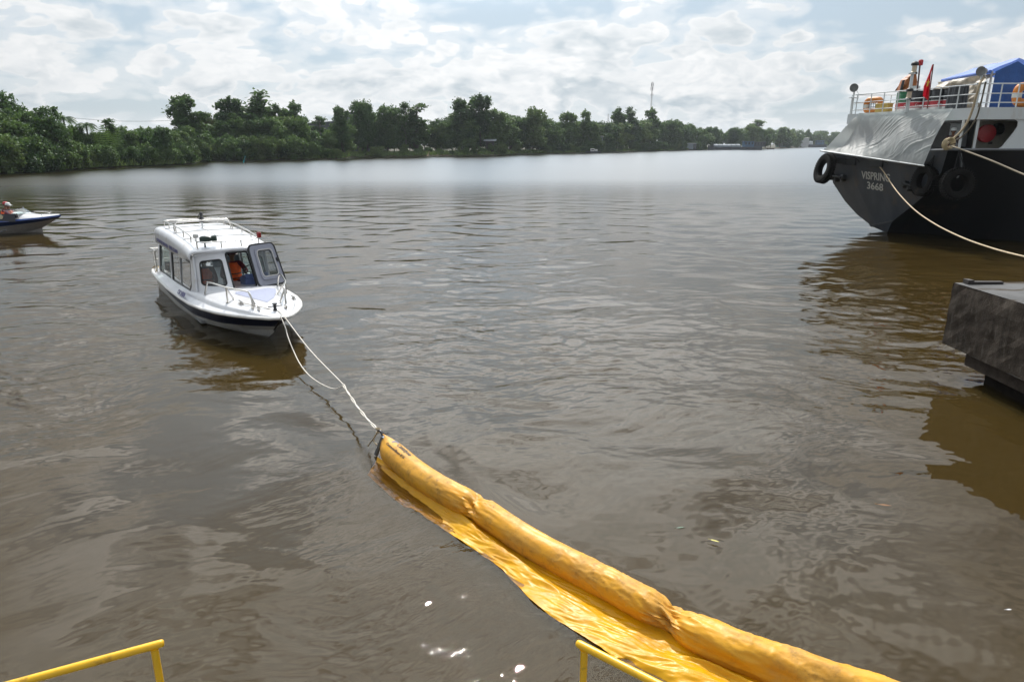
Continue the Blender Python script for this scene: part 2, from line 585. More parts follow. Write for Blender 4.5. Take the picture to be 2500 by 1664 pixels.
def murk_material(name, through):
    m = bpy.data.materials.new(name)
    m.use_nodes = True
    n = NT(m.node_tree)
    n.n.remove(n.n['Principled BSDF'])
    dif = n.new('ShaderNodeBsdfDiffuse'); dif.inputs[0].default_value = (0.086, 0.064, 0.022, 1)
    tr = n.new('ShaderNodeBsdfTransparent'); tr.inputs[0].default_value = (0.95, 0.84, 0.66, 1)
    mx = n.new('ShaderNodeMixShader'); mx.inputs[0].default_value = through
    n.l.new(dif.outputs[0], mx.inputs[1]); n.l.new(tr.outputs[0], mx.inputs[2])
    n.l.new(mx.outputs[0], n.n['Material Output'].inputs[0])
    return m


def sheet(name, z, m):
    b = MB()
    b.add([(-2500, -60, z), (2500, -60, z), (2500, 4000, z), (-2500, 4000, z)], [(0, 1, 2, 3)])
    return tag(b.build(name, m, smooth=0), kind='structure')


def wave_field(X, Y, spacing):
    """height of the river surface: many small wind waves summed; short ones dropped where the mesh is too coarse to carry them"""
    r = np.random.RandomState(21)
    patch = np.zeros_like(X)
    for i in range(9):
        a = r.uniform(0, np.pi); k = 2 * np.pi / r.uniform(7, 26)
        patch += np.cos(k * (np.cos(a) * X + np.sin(a) * Y * .7) + r.uniform(0, 6.28))
    patch = np.clip(.75 + .22 * patch, .15, 1.35)
    def ss(v, a, b):
        t = np.clip((v - a) / (b - a), 0, 1); return t * t * (3 - 2 * t)
    ax, ay = BOOM_A; bx, by = BOOM_B
    L = math.hypot(bx - ax, by - ay); ux, uy = (bx - ax) / L, (by - ay) / L
    side = (X - ax) * uy - (Y - ay) * ux; along = (X - ax) * ux + (Y - ay) * uy
    lee = ss(-side, -.1, .5) * ss(Y, 11.5, 6.0)                          # sheltered, glassy side of the boom
    inside = (1 - ss(np.abs(side + .20), .38, .75)) * ss(along, -.3, .2)  # right at the boom
    short = patch * (1 - .28 * ss(Y, 11, 18)) * (1 - .74 * lee) * (1 - .93 * inside) * (.85 + .15 * ss(Y, 4.5, 10.0))
    long_ = (1 - .85 * inside)
    H = np.zeros_like(X)
    wx = X + .25 * np.sin(.9 * Y + .4 * X) + .12 * np.sin(2.3 * X - 1.1 * Y)
    wy = Y + .25 * np.sin(.7 * X + 1.3) + .12 * np.sin(1.9 * Y + 1.7 * X)
    for i in range(104):
        lam = .075 * (3.4 / .075) ** ((i + r.uniform(0, 1)) / 104)
        a = np.pi / 2 + r.normal() * .62 + .12
        k = 2 * np.pi / lam
        slope = .0128 if lam < .9 else .0058
        amp = slope / k * 1.414 * r.uniform(.6, 1.4)
        lod = ss(lam / spacing, 2.2, 4.0)
        H += amp * lod * (short if lam < .9 else long_) * np.cos(k * (np.cos(a) * wx + np.sin(a) * wy) + r.uniform(0, 6.28))
    return H


def water_surface():
    """near water as a finely cut sheet with real wavelets, finer towards the landing; flat sheets carry on to the horizon"""
    ys = [3.2]
    while ys[-1] < 75:
        y = ys[-1]
        ys.append(y + max(.022, .62 * (y * y + 16) / (4 * 683)))
    ys = np.array(ys); nc = 760
    t = np.linspace(-1, 1, nc)
    Y = np.repeat(ys[:, None], nc, 1); X = t[None, :] * (2.6 + .86 * Y)
    sp_ = np.gradient(ys)[:, None] * np.ones_like(X)
    Z = wave_field(X, Y, np.maximum(sp_, 2 * (2.6 + .86 * Y) / nc))
    fade = np.clip((ys - 3.2) / .6, 0, 1)[:, None] * np.clip((75 - ys) / 25, 0, 1)[:, None] * np.clip((1 - np.abs(t)) / .04, 0, 1)[None, :]
    Z *= fade
    n_r = len(ys)
    co = np.stack([X, Y, Z], -1).reshape(-1, 3)
    x0, x1 = X[0, 0], X[-1, 0]
    far = [(-2500, 3.2, 0), (2500, 3.2, 0), (-2500, float(ys[-1]), 0), (2500, float(ys[-1]), 0), (-2500, 4000, 0), (2500, 4000, 0), (-2500, -60, 0), (2500, -60, 0)]
    N = len(co); co = np.concatenate([co, np.array(far, float)])
    i = np.arange(n_r - 1)[:, None] * nc + np.arange(nc - 1)[None, :]
    quads = np.stack([i, i + 1, i + nc + 1, i + nc], -1).reshape(-1)
    extra = [list(range(0, nc)) + [N + 1, N + 7, N + 6, N + 0], [N + 2, N + 0] + [k * nc for k in range(n_r)], [N + 1, N + 3] + [k * nc + nc - 1 for k in range(n_r - 1, -1, -1)],
             [N + 4, N + 2] + list(range((n_r - 1) * nc, n_r * nc)) + [N + 3, N + 5]]
    me = bpy.data.meshes.new('water')
    nq = len(quads) // 4
    loops = np.concatenate([quads, np.array(sum(extra, []))]).astype(np.int32)
    starts = np.concatenate([np.arange(0, nq * 4, 4), nq * 4 + np.cumsum([0] + [len(e) for e in extra[:-1]])]).astype(np.int32)
    me.vertices.add(len(co)); me.vertices.foreach_set('co', co.astype(np.float32).ravel())
    me.loops.add(len(loops)); me.loops.foreach_set('vertex_index', loops)
    me.polygons.add(len(starts)); me.polygons.foreach_set('loop_start', starts)
    me.polygons.foreach_set('use_smooth', np.ones(len(starts), dtype=bool))
    me.materials.append(water_material())
    me.update(calc_edges=True)
    bm = bmesh.new(); bm.from_mesh(me); bmesh.ops.triangulate(bm, faces=[f for f in bm.faces if len(f.verts) > 4])
    for f in bm.faces:
        if f.normal.z < 0: f.normal_flip()
    bm.to_mesh(me); bm.free()
    o = bpy.data.objects.new('water', me); COL.objects.link(o)
    return tag(o, kind='structure')


water_surface()
sheet('suspended_silt', -0.055, murk_material('thin_silt', 0.60))
sheet('suspended_silt', -0.10, murk_material('cloudy_silt', 0.50))
sheet('murky_depth', -0.20, murk_material('thick_silt', 0.0))

# ------------------------------------------------------------------ far bank: mud and soil rising from the water
SHORE = [(-82, -60), (-74, 30), (-70.2, 96), (-69.8, 103), (-70.5, 113), (-69.4, 123), (-66.3, 137), (-67.1, 149), (-75, 170), (-63.3, 179),
         (-51.3, 188), (-46, 193), (-50.7, 220), (-33.4, 231), (-7.4, 255), (5, 286), (37.6, 325), (63, 376), (113.6, 457),
         (193, 548), (283, 710), (388, 885), (700, 1150), (1300, 1300), (2400, 1300)]


def shore_at(px):
    """waterline point of the far bank seen at picture column px, and the inland direction there"""
    d = ray(px, 351)
    dx, dy = d.x, d.y
    best = None
    for (x0, y0), (x1, y1) in zip(SHORE, SHORE[1:]):
        ex, ey = x1 - x0, y1 - y0
        den = dx * ey - dy * ex
        if abs(den) < 1e-9:
            continue
        t = (x0 * ey - y0 * ex) / den
        q = (x0 * dy - y0 * dx) / den
        if t > 5 and -1e-6 <= q <= 1 + 1e-6 and (best is None or t < best[0]):
            best = (t, Vector((x0 + ex * q, y0 + ey * q, 0)))
    return best[1]


def bank():
    b = MB()
    rows = [(-1.2, -0.4), (0.0, 0.03), (0.8, 0.35), (2.5, 0.7), (8, 0.9), (60, 1.1), (900, 1.2)]
    rnd = random.Random(3)
    n = len(SHORE)
    fine = []
    for i in range(n - 1):
        a, c = Vector((*SHORE[i], 0)), Vector((*SHORE[i + 1], 0))
        m = max(2, min(14, int((c - a).length / 5)))
        fine += [a.lerp(c, k / m) for k in range(m)]
    fine.append(Vector((*SHORE[-1], 0)))
    for i, p in enumerate(fine):
        t = (fine[min(i + 1, len(fine) - 1)] - fine[max(0, i - 1)]).normalized()
        inl = Vector((-t.y, t.x, 0))
        inl2 = (inl + Vector((-0.3, 0.5, 0))).normalized()
        for off, z in rows:
            d = inl if off < 10 else inl2
            j = rnd.uniform(-0.4, 0.4) if 0 < off < 10 else 0
            b.v.append(tuple(p + d * (off + j) + Vector((0, 0, z + (rnd.uniform(-.12, .12) if 0.5 < off < 10 else 0)))))
    w = len(rows)
    for i in range(len(fine) - 1):
        for j in range(w - 1):
            b.f.append((i * w + j, (i + 1) * w + j, (i + 1) * w + j + 1, i * w + j + 1)); b.m.append(0)
    m = mat('bank_soil', (0.060, 0.038, 0.022), 0.95, var=0.3, vscale=0.4, dirt=(0.03, 0.045, 0.015), dscale=0.15, dlo=0.4, dhi=0.6)
    tag(b.build('far_bank', m), kind='structure')


bank()

# ------------------------------------------------------------------ people
def skinned(name, joints, edges, m, parent, root=0, sub=1, extra=None):
    """one continuous surface grown round a skeleton of joints (x,y,z,radius)"""
    me = bpy.data.meshes.new(name)
    me.from_pydata([j[:3] for j in joints], edges, [])
    ob = bpy.data.objects.new(name, me)
    COL.objects.link(ob)
    sk = ob.modifiers.new('skin', 'SKIN')
    sk.use_smooth_shade = True
    for i, j in enumerate(joints):
        r = j[3]
        me.skin_vertices[0].data[i].radius = r if isinstance(r, tuple) else (r, r)
        me.skin_vertices[0].data[i].use_root = (i == root)
    sb = ob.modifiers.new('subsurf', 'SUBSURF')
    sb.levels = sb.render_levels = sub
    dg = bpy.context.evaluated_depsgraph_get()
    baked = bpy.data.meshes.new_from_object(ob.evaluated_get(dg))
    bpy.data.objects.remove(ob)
    baked.materials.clear(); baked.materials.append(m)
    baked.name = name
    ob = bpy.data.objects.new(name, baked)
    COL.objects.link(ob)
    ob.parent = parent
    return ob


def person(label, loc, rz, hands, headgear, vest=True, shirt=MAROON, seat=0.42, group=None, lean=0.05, standing=False, head_turn=0.0):
    """seated (or standing) figure facing +X; loc is on the floor below the pelvis; hands = [(x,y,z) right, left] relative to pelvis"""
    root = thing('person', label, 'person', loc, rz, group)
    zp = 0.92 if standing else seat + 0.1
    pel = Vector((0, 0, zp))
    ch = pel + Vector((lean, 0, 0.40))
    nk = pel + Vector((lean * 1.3, 0, 0.53))
    J, E = [], []

    def jt(p, r, frm=None):
        J.append((p[0], p[1], p[2], r))
        if frm is not None:
            E.append((frm, len(J) - 1))
        return len(J) - 1
    a = jt(pel, (0.15, 0.12)); b = jt(pel + Vector((lean * .4, 0, .2)), (0.145, 0.11), a); c = jt(ch, (0.165, 0.115), b)
    d = jt(nk, 0.055, c); e = jt(nk + Vector((0.01, 0, 0.07)), 0.05, d)
    h1 = jt(nk + Vector((0.035, 0, 0.13)), 0.075, e); h2 = jt(nk + Vector((0.03, 0, 0.20)), 0.088, h1); jt(nk + Vector((0.02, 0, 0.26)), 0.07, h2)
    nose = jt(nk + Vector((0.125, 0, 0.165)), 0.014, h1)
    sleeves, se, trs, te = [], [], [], []
    for sgn, hd in ((-1, hands[0]), (1, hands[1])):
        sh = ch + Vector((0, sgn * 0.19, 0.06)); hand = pel + Vector(hd)
        mid = (sh + hand) / 2
        v = hand - sh
        reach = max(0.0, 0.27 ** 2 - (v.length / 2) ** 2) ** 0.5
        el = mid + (Vector((-0.25, sgn * 0.6, -0.75)).normalized()) * reach
        s1 = jt(sh, 0.062, c); s2 = jt(el, 0.043, s1); s3 = jt(lerp(el, hand, 0.85), 0.030, s2)
        fd = (hand - el).normalized()
        palm = jt(hand, (0.034, 0.022), s3)
        sd = fd.cross(Vector((0, 0, 1))).normalized()
        for q, ln in zip((-0.027, -0.009, 0.009, 0.027), (0.062, 0.074, 0.07, 0.055)):
            k1 = jt(hand + fd * 0.045 + sd * q, 0.0105, palm)
            k2 = jt(hand + fd * (0.045 + ln * 0.55) + sd * q + Vector((0, 0, -0.02)), 0.0095, k1)
            jt(hand + fd * (0.045 + ln * 0.75) + sd * q + Vector((0, 0, -0.05)), 0.0085, k2)
        th = jt(hand + sd * (0.045 * -sgn) + fd * 0.015, 0.011, palm); jt(hand + sd * (0.06 * -sgn) + fd * 0.045 + Vector((0, 0, -.02)), 0.009, th)
        o = len(sleeves)
        sleeves += [(*sh, 0.080), (*el, 0.062), (*lerp(el, hand, 0.72), 0.046)]
        se += [(o, o + 1), (o + 1, o + 2)]
        hip = pel + Vector((0, sgn * 0.09, -0.03))
        if standing:
            kn = hip + Vector((0.03, sgn * .02, -0.42)); an = Vector((0.0, sgn * 0.11, 0.09)); toe = Vector((0.16, sgn * .12, 0.035))
        else:
            kn = pel + Vector((0.42, sgn * 0.13, 0.0)); an = Vector((0.44, sgn * 0.12, 0.09)); toe = Vector((0.60, sgn * .13, 0.04))
        l1 = jt(hip, 0.095, a); l2 = jt(kn, 0.062, l1); l3 = jt(an, 0.042, l2); jt(toe, 0.035, l3)
        o = len(trs)
        trs += [(*hip, 0.112), (*kn, 0.080), (*lerp(kn, an, 0.9), 0.062)]
        te += [(o, o + 1), (o + 1, o + 2)]
    skinned('body', J, E, SKIN, root)
    # clothes: shirt (trunk and sleeves), trousers, vest
    o = len(sleeves)
    sh_v = sleeves + [(*pel, (0.165, 0.135)), (*(pel + Vector((lean * .4, 0, .2))), (0.16, 0.125)), (*ch, (0.18, 0.13)), (*(ch + Vector((0, 0, .10))), (0.095, 0.085))]
    skinned('shirt', sh_v, se + [(o, o + 1), (o + 1, o + 2), (o + 2, o + 3), (o + 2, 0), (o + 2, 3)], shirt, root, root=o)
    o = len(trs)
    skinned('trousers', trs + [(*pel, (0.168, 0.14))], te + [(o, 0), (o, 3)], shirt if vest else CLOTHD, root, root=o)
    if vest:
        vb = MB()

        def vf(u, v):
            z = lerp(-0.02, 0.50, u)
            ang = v * 2 * math.pi
            w = 0.205 * (1 - 0.42 * sstep(u, 0.72, 1.0)) * (0.97 + 0.03 * math.cos(6 * u)); dd = (0.185 - 0.05 * sstep(u, .75, 1))
            cx = lean * u * 1.1
            return (pel.x + cx + dd * math.cos(ang) * (1.0 + 0.06 * math.cos(2 * ang)), pel.y + w * math.sin(ang), pel.z + z)
        vb.grid(vf, 10, 24, wrap_v=True)
        vo = vb.build('life_vest', ORANGE, root, smooth=60)
        sb = MB()
        for zz in (0.10, 0.22):
            sb.tube([Vector(vf((zz + .02) / .52, k / 24)) * 1.0 + Vector((0.004 * math.cos(k / 24 * 6.283), 0.004 * math.sin(k / 24 * 6.283), 0)) for k in range(24)], 0.013, 5, closed=True); sb.build('strap', RUBBER, vo)
    # face and headgear
    hc = nk + Vector((0.03, 0, 0.19))
    fb = MB()
    for sgn in (-1, 1):
        fb = MB(); fb.lathe([(0.002, -.006), (0.011, 0), (0.002, .006)], hc + Vector((0.082, sgn * 0.033, -0.005)), 'X', 8); fb.build('eye', DARKPL, root)
    fb = MB(); fb.box(hc + Vector((0.079, 0, -0.075)), (0.012, 0.045, 0.008)); fb.build('mouth', mat('lips', (.14, .05, .035), .5), root)
    for sgn in (-1, 1):
        eb = MB(); eb.lathe([(0.004, -0.012), (0.026, -0.008), (0.03, 0.004), (0.012, 0.012)], hc + Vector((-0.005, sgn * 0.09, -0.02)), 'Y', 8)
        eb.build('ear', SKIN, root)
    hb = MB()
    if headgear == 'none':
        hb.lathe([(0.10, 0.0), (0.103, 0.03), (0.09, 0.075), (0.05, 0.102), (0.01, 0.108)], hc + Vector((-0.012, 0, 0.0)), 'Z', 14)
        hb.build('hair', DARKPL, root)
    else:
        kind, m = headgear
        hb.lathe([(0.108, 0.012), (0.112, 0.04), (0.104, 0.082), (0.075, 0.115), (0.03, 0.13), (0.004, 0.132)], hc + Vector((-0.005, 0, 0.005)), 'Z', 16)
        brim = 0.075 if kind == 'cap' else 0.035
        vs = []
        for k in range(13):
            a_ = RAD(-75 + 150 * k / 12)
            vs.append((hc.x + 0.104 * math.cos(a_), hc.y + 0.104 * math.sin(a_), hc.z + 0.022))
        out = [(p[0] + brim * math.cos(RAD(-75 + 150 * k / 12)) ** 0.6 if True else 0, p[1] + 0.02 * math.sin(RAD(-75 + 150 * k / 12)), p[2] - 0.014) for k, p in enumerate(vs)]
        hb.add(vs + out, [(k, k + 1, 14 + k, 13 + k) for k in range(12)])
        hb.build('cap' if kind == 'cap' else 'helmet', m, root)
        hr = MB(); hr.lathe([(0.088, -0.05), (0.1, -0.02), (0.104, 0.02), (0.09, 0.03)], hc + Vector((-0.02, 0, 0)), 'Z', 12)
        hr.build('hair', DARKPL, root)
    return root


# ------------------------------------------------------------------ the cabin boat
BF = Vector((0.587, -0.81, 0)).normalized()
BOAT_O = Vector((-9.35, 19.86, 0))
BOAT_RZ = math.atan2(BF.y, BF.x)
boat = thing('cabin_motorboat', 'white cabin motorboat with navy stripe facing the camera and towing the yellow boom', 'boat', BOAT_O, BOAT_RZ)


def gunw(x):      # half breadth and height of the gunwale
    xs = [-0.35, 0.0, 1.0, 2.5, 4.0, 5.0, 5.8, 6.5, 7.1, 7.6, 7.9, 8.05]
    ys = [1.02, 1.08, 1.12, 1.14, 1.14, 1.12, 1.04, 0.90, 0.70, 0.44, 0.22, 0.03]
    zs = [0.50, 0.48, 0.45, 0.44, 0.47, 0.50, 0.53, 0.56, 0.59, 0.61, 0.62, 0.63]
    return float(np.interp(x, xs, ys)), float(np.interp(x, xs, zs))


def chine(x):
    xs = [-0.35, 0.0, 2.5, 4.5, 5.8, 6.5, 7.0, 7.4]
    ys = [0.92, 0.94, 0.96, 0.90, 0.66, 0.40, 0.18, 0.02]
    zs = [-0.06, -0.08, -0.09, -0.04, 0.05, 0.12, 0.19, 0.25]
    return float(np.interp(x, xs, ys)), float(np.interp(x, xs, zs))


def hull_pt(x, g, sgn):
    """g 0..1 from chine to gunwale; stem rakes forward with height"""
    yg, zg = gunw(x)
    xr = min(x, 7.9)
    yc, zc = chine(x * 7.4 / 8.05 if x > 4 else x * (4 * 7.4 / 8.05) / 4)
    xc = x * 7.42 / 8.05 if x > 0 else x
    e = g ** 0.9
    return Vector((lerp(xc, x, g), sgn * lerp(yc, yg, e), lerp(zc, zg, g)))


XS = list(np.linspace(-0.35, 5.0, 16)) + list(np.linspace(5.25, 8.05, 20))


def hull_strip(b, g0, g1, n, out=0.0):
    for sgn in (-1, 1):
        def fn(u, v):
            x = float(np.interp(u * (len(XS) - 1), range(len(XS)), XS))
            a0, a1 = (g0(x), g1(x)) if callable(g0) else (g0, g1)
            p = hull_pt(x, lerp(a0, a1, v), sgn)
            return p + Vector((out * 0.6 * (x > 6), sgn * out, 0))
        b.grid(fn, (len(XS) - 1), n)


b = MB()
hull_strip(b, 0.0, 1.0, 6)
for sgn in (-1, 1):         # bottom, from the chine down to the keel
    def fn(u, v, sgn=sgn):
        x = float(np.interp(u * (len(XS) - 1), range(len(XS)), XS))
        p = hull_pt(x, 0.0, sgn)
        kz = float(np.interp(x, [-.35, 5, 7, 8.05], [-0.28, -0.32, -0.25, 0.20]))
        return Vector((p.x, lerp(p.y, 0.0, v), lerp(p.z, kz, v)))
    b.grid(fn, len(XS) - 1, 2)
b.add([hull_pt(-.35, 1, -1), hull_pt(-.35, 0, -1), (-.35, 0, -.28), hull_pt(-.35, 0, 1), hull_pt(-.35, 1, 1)], [(0, 1, 2, 3, 4)])
b.build('hull', HULLW, boat, smooth=50)
b = MB()
hull_strip(b, lambda x: float(np.interp(x, [0.4, 2.0, 4.5, 7.0, 8.05], [0.96, 0.66, 0.40, 0.34, 0.32])), lambda x: 0.985, 2, 0.006)
b.build('navy_stripe', NAVY, boat, smooth=50)
b = MB()
for sgn in (-1, 1):
    b.tube([Vector((x + (0.02 if x > 7.9 else 0), sgn * (gunw(x)[0] + 0.012), gunw(x)[1])) for x in XS], 0.034, 8)
b.tube([(-.37, -1.03, .5), (-.37, 1.03, .5)], 0.034, 8)
b.build('rub_rail', mat('rub_rail_white', (0.70, 0.69, 0.66), 0.3, var=0.05), boat)

# deck: gunwale -> sloped coaming -> raised foredeck, and side decks
def deck_fn(u, v):
    x = lerp(-0.33, 8.03, u)
    yg, zg = gunw(x)
    rise = float(np.interp(x, [-.35, 0.1, 1, 4, 5.2, 7.2, 7.9, 8.05], [0.06, 0.10, 0.15, 0.19, 0.27, 0.16, 0.05, 0.01]))
    s = (v - 0.5) * 2
    a = abs(s)
    prof = [(1.0, 0.0), (0.93, 0.16), (0.86, 0.30), (0.835, 0.62), (0.80, 0.72), (0.70, 0.86), (0.45, 0.95), (0.0, 1.0)]
    f = float(np.interp(1 - a, [0, .10, .2, .3, .42, .58, .8, 1], [p[0] for p in prof]))
    h = float(np.interp(1 - a, [0, .10, .2, .3, .42, .58, .8, 1], [p[1] for p in prof]))
    return Vector((x, math.copysign(yg * f, s) if s else 0.0, zg + rise * h))


def deck_z(x, y):
    yg, _ = gunw(x)
    best = min((deck_fn((x + .33) / 8.36, k / 60) for k in range(61)), key=lambda p: abs(p.y - y))
    return best.z


b = MB(); b.grid(deck_fn, 70, 30)
b.build('deck', GEL, boat, smooth=28)
# star shaped grey-blue grip patch on the foredeck
b = MB()
star = [(7.02, 0.02), (6.60, 0.30), (6.05, 0.52), (5.62, 0.64), (5.50, 0.50), (5.62, 0.16), (5.58, -0.24), (5.75, -0.30), (6.3, -0.16), (6.7, -0.04)]
cx, cyy = 6.2, 0.12
ring = []
for i in range(len(star)):
    p0, p1 = star[i], star[(i + 1) % len(star)]
    ring += [(lerp(p0[0], p1[0], k / 3), lerp(p0[1], p1[1], k / 3)) for k in range(3)]
vs = [(cx, cyy, deck_z(cx, cyy) + .006)] + [(lerp(cx, p[0], .55), lerp(cyy, p[1], .55), deck_z(lerp(cx, p[0], .55), lerp(cyy, p[1], .55)) + .006) for p in ring] + [(p[0], p[1], deck_z(*p) + .006) for p in ring]
n_ = len(ring)
b.add(vs, [(0, 1 + i, 1 + (i + 1) % n_) for i in range(n_)] + [(1 + i, 1 + n_ + i, 1 + n_ + (i + 1) % n_, 1 + (i + 1) % n_) for i in range(n_)])
b.build('deck_grip_patch', mat('grip_patch', (0.28, 0.31, 0.43), 0.7, var=0.08, vscale=20), boat)
for x, y in ((7.45, -.28), (7.3, -.36), (7.56, .24)):
    b = MB(); z = deck_z(x, y); b.box((x, y, z + .02), (.09, .035, .04)); b.box((x, y, z + .05), (.16, .03, .02)); b.build('deck_fitting', STEEL, boat)
b = MB()
z = deck_z(7.62, 0.0); b.lathe([(.045, 0), (.035, .02), (.03, .11), (.05, .13), (.05, .15)], (7.62, 0, z)); b.tube([(7.62, -.14, z + .09), (7.62, .14, z + .09)], .014)
b.build('bow_bollard', mat('dark_metal', (.05, .05, .055), .4, .7), boat)
for x, y in ((6.80, -.46), (6.78, .66)):
    b = MB(); z = deck_z(x, y); b.box((x, y, z + .012), (.16, .07, .02)); b.box((x - .03, y, z + .035), (.02, .02, .05)); b.box((x + .03, y, z + .035), (.02, .02, .05)); b.tube([(x - .12, y, z + .06), (x + .12, y, z + .06)], .014)
    b.build('cleat', STEEL, boat)

# cabin: curved windscreen panel
def wpan(s, t, dep=0.0):
    bx, by, bz = 5.35 - .9 * abs(s) ** 1.8, .88 * s, .66
    tx, ty, tz = 4.62 - .25 * s * s, .80 * s, 1.60 - .10 * s * s
    return Vector((lerp(bx, tx, t) - dep, lerp(by, ty, t), lerp(bz, tz, t)))


def dense(loop, k=5):
    o = []
    for i in range(len(loop)):
        p, q = loop[i], loop[(i + 1) % len(loop)]
        m = max(1, int(abs(p[0] - q[0]) / 0.08))
        o += [(lerp(p[0], q[0], j / m), lerp(p[1], q[1], j / m)) for j in range(m)]
    return o


def wins(s0, s1, t0, t1, r=.07):
    # rounded opening; corner radius in s, stretched in t
    pts = rrect(s0, s1, t0 / 1.0, t1, r, 4)
    return pts


HOLE_L = dense(wins(-.86, -.34, .20, .80))
HOLE_D = dense(wins(-.20, .42, .10, .93, .05))
HOLE_R = dense(wins(.52, .88, .18, .80))
b = MB()
# split in vertical strips so that the panel keeps its curve
def strip_panel(b, outer, holes, nstrip, fn, thick):
    # use Delaunay with interior points
    pts, edges = [], []
    for lp in [outer] + holes:
        o = len(pts); pts += [Vector(p) for p in lp]
        edges += [(o + i, o + (i + 1) % len(lp)) for i in range(len(lp))]
    def inside(p, lp):
        c = False
        for i in range(len(lp)):
            (x1, y1), (x2, y2) = lp[i], lp[i - 1]
            if (y1 > p[1]) != (y2 > p[1]) and p[0] < (x2 - x1) * (p[1] - y1) / (y2 - y1) + x1:
                c = not c
        return c
    for i in range(1, nstrip):
        for j in range(1, 8):
            p = (lerp(min(q[0] for q in outer), max(q[0] for q in outer), i / nstrip), lerp(min(q[1] for q in outer), max(q[1] for q in outer), j / 8))
            if inside(p, outer) and not any(inside(p, h) for h in holes):
                pts.append(Vector(p))
    v2, e2, f2, *_ = geometry.delaunay_2d_cdt(pts, edges, [], 0, 1e-5)
    keep = []
    for f in f2:
        c = (sum(v2[i].x for i in f) / len(f), sum(v2[i].y for i in f) / len(f))
        if inside(c, outer) and not any(inside(c, h) for h in holes):
            keep.append(tuple(f))
    N = len(v2)
    vs = [fn(p.x, p.y, 0.0) for p in v2] + [fn(p.x, p.y, thick) for p in v2]
    fs = keep + [tuple(i + N for i in reversed(f)) for f in keep]
    cnt = {}
    for f in keep:
        for i in range(len(f)):
            k = (f[i], f[(i + 1) % len(f)])
            cnt[k] = 1
    for (a, c) in cnt:
        if (c, a) not in cnt:
            fs.append((c, a, a + N, c + N))
    b.add(vs, fs)


strip_panel(b, dense([(-1.0, -.06), (1.0, -.06), (1.0, 1.0), (-1.0, 1.0)]), [HOLE_L, HOLE_D, HOLE_R], 26, wpan, 0.05)
b.build('windscreen_panel', GEL, boat, smooth=40)
for nm, hole, gl in (('windscreen', HOLE_L, GLASSD), ('windscreen', HOLE_R, GLASSD)):
    c = (sum(p[0] for p in hole) / len(hole), sum(p[1] for p in hole) / len(hole))
    b = MB(); b.add([wpan(*c, .025)] + [wpan(*p, .025) for p in hole], [(0, 1 + i, 1 + (i + 1) % len(hole)) for i in range(len(hole))])
    w_ = b.build(nm, gl, boat)
    b = MB(); b.tube([wpan(*p, -.004) for p in hole], .018, 6, closed=True)
    b.build('seal', RUBBER, w_)
b = MB(); b.tube([wpan(*p, .0) for p in HOLE_D], .020, 6, closed=True)
b.build('doorway_seal', RUBBER, boat)

# the front hatch, swung open to port: moulded frame with its own window
HD0 = wpan(.42, .06) + Vector((.09, .02, .03)); HD1 = wpan(.42, 1.0) + Vector((.12, .02, .09))
HR = Vector((-.15, .70, 0.02)); HR1 = Vector((-.06, .62, 0.03))


def hat(s, t, dep=0.0):
    p0, p1 = HD0.lerp(HD1, t), (HD0 + HR).lerp(HD1 + HR1, t)
    return p0.lerp(p1, s) + Vector((-dep * .75, -dep * .2, -dep * .6))


hout = rrect(0, 1, 0, 1, .14, 5)
hin = rrect(.24, .82, .20, .84, .10, 5)
b = MB(); b.panel(hout, [hin], hat, 0.05)
# raised inner moulding
b.panel(rrect(.17, .89, .13, .91, .12, 5), [rrect(.235, .825, .195, .845, .10, 5)], lambda s, t, d=0: hat(s, t, d) + Vector((.028, .01, .015)), 0.027)
hatch = b.build('front_hatch', LAV, boat, smooth=40)
b = MB(); b.tube([hat(*p, .02) for p in hout], .028, 6, closed=True); b.build('rubber_edge', RUBBER, hatch)
b = MB(); b.add([hat(.53, .52, .02)] + [hat(*p, .02) for p in hin], [(0, 1 + i, 1 + (i + 1) % len(hin)) for i in range(len(hin))]); b.build('window_pane', GLASSD, hatch)
b = MB(); b.tube([hat(*p, -.03) for p in hin], .012, 6, closed=True); b.build('pane_seal', mat('pale_trim', (.55, .53, .5), .4), hatch)
b = MB(); b.box(hat(.90, .55, -.02), (.05, .04, .1)); b.tube([hat(.90, .60, -.05), hat(.90, .5, -.06)], .014, 6); b.build('latch', RUBBER, hatch)

# cabin sides with sliding windows
def side(sgn):
    def fn(x, z, dep=0.0):
        y = lerp(.93, .87, sstep(z, .45, 1.55)) - .05 * sstep(x, 3.6, 4.8) - dep
        return Vector((x, sgn * y, z))
    return fn


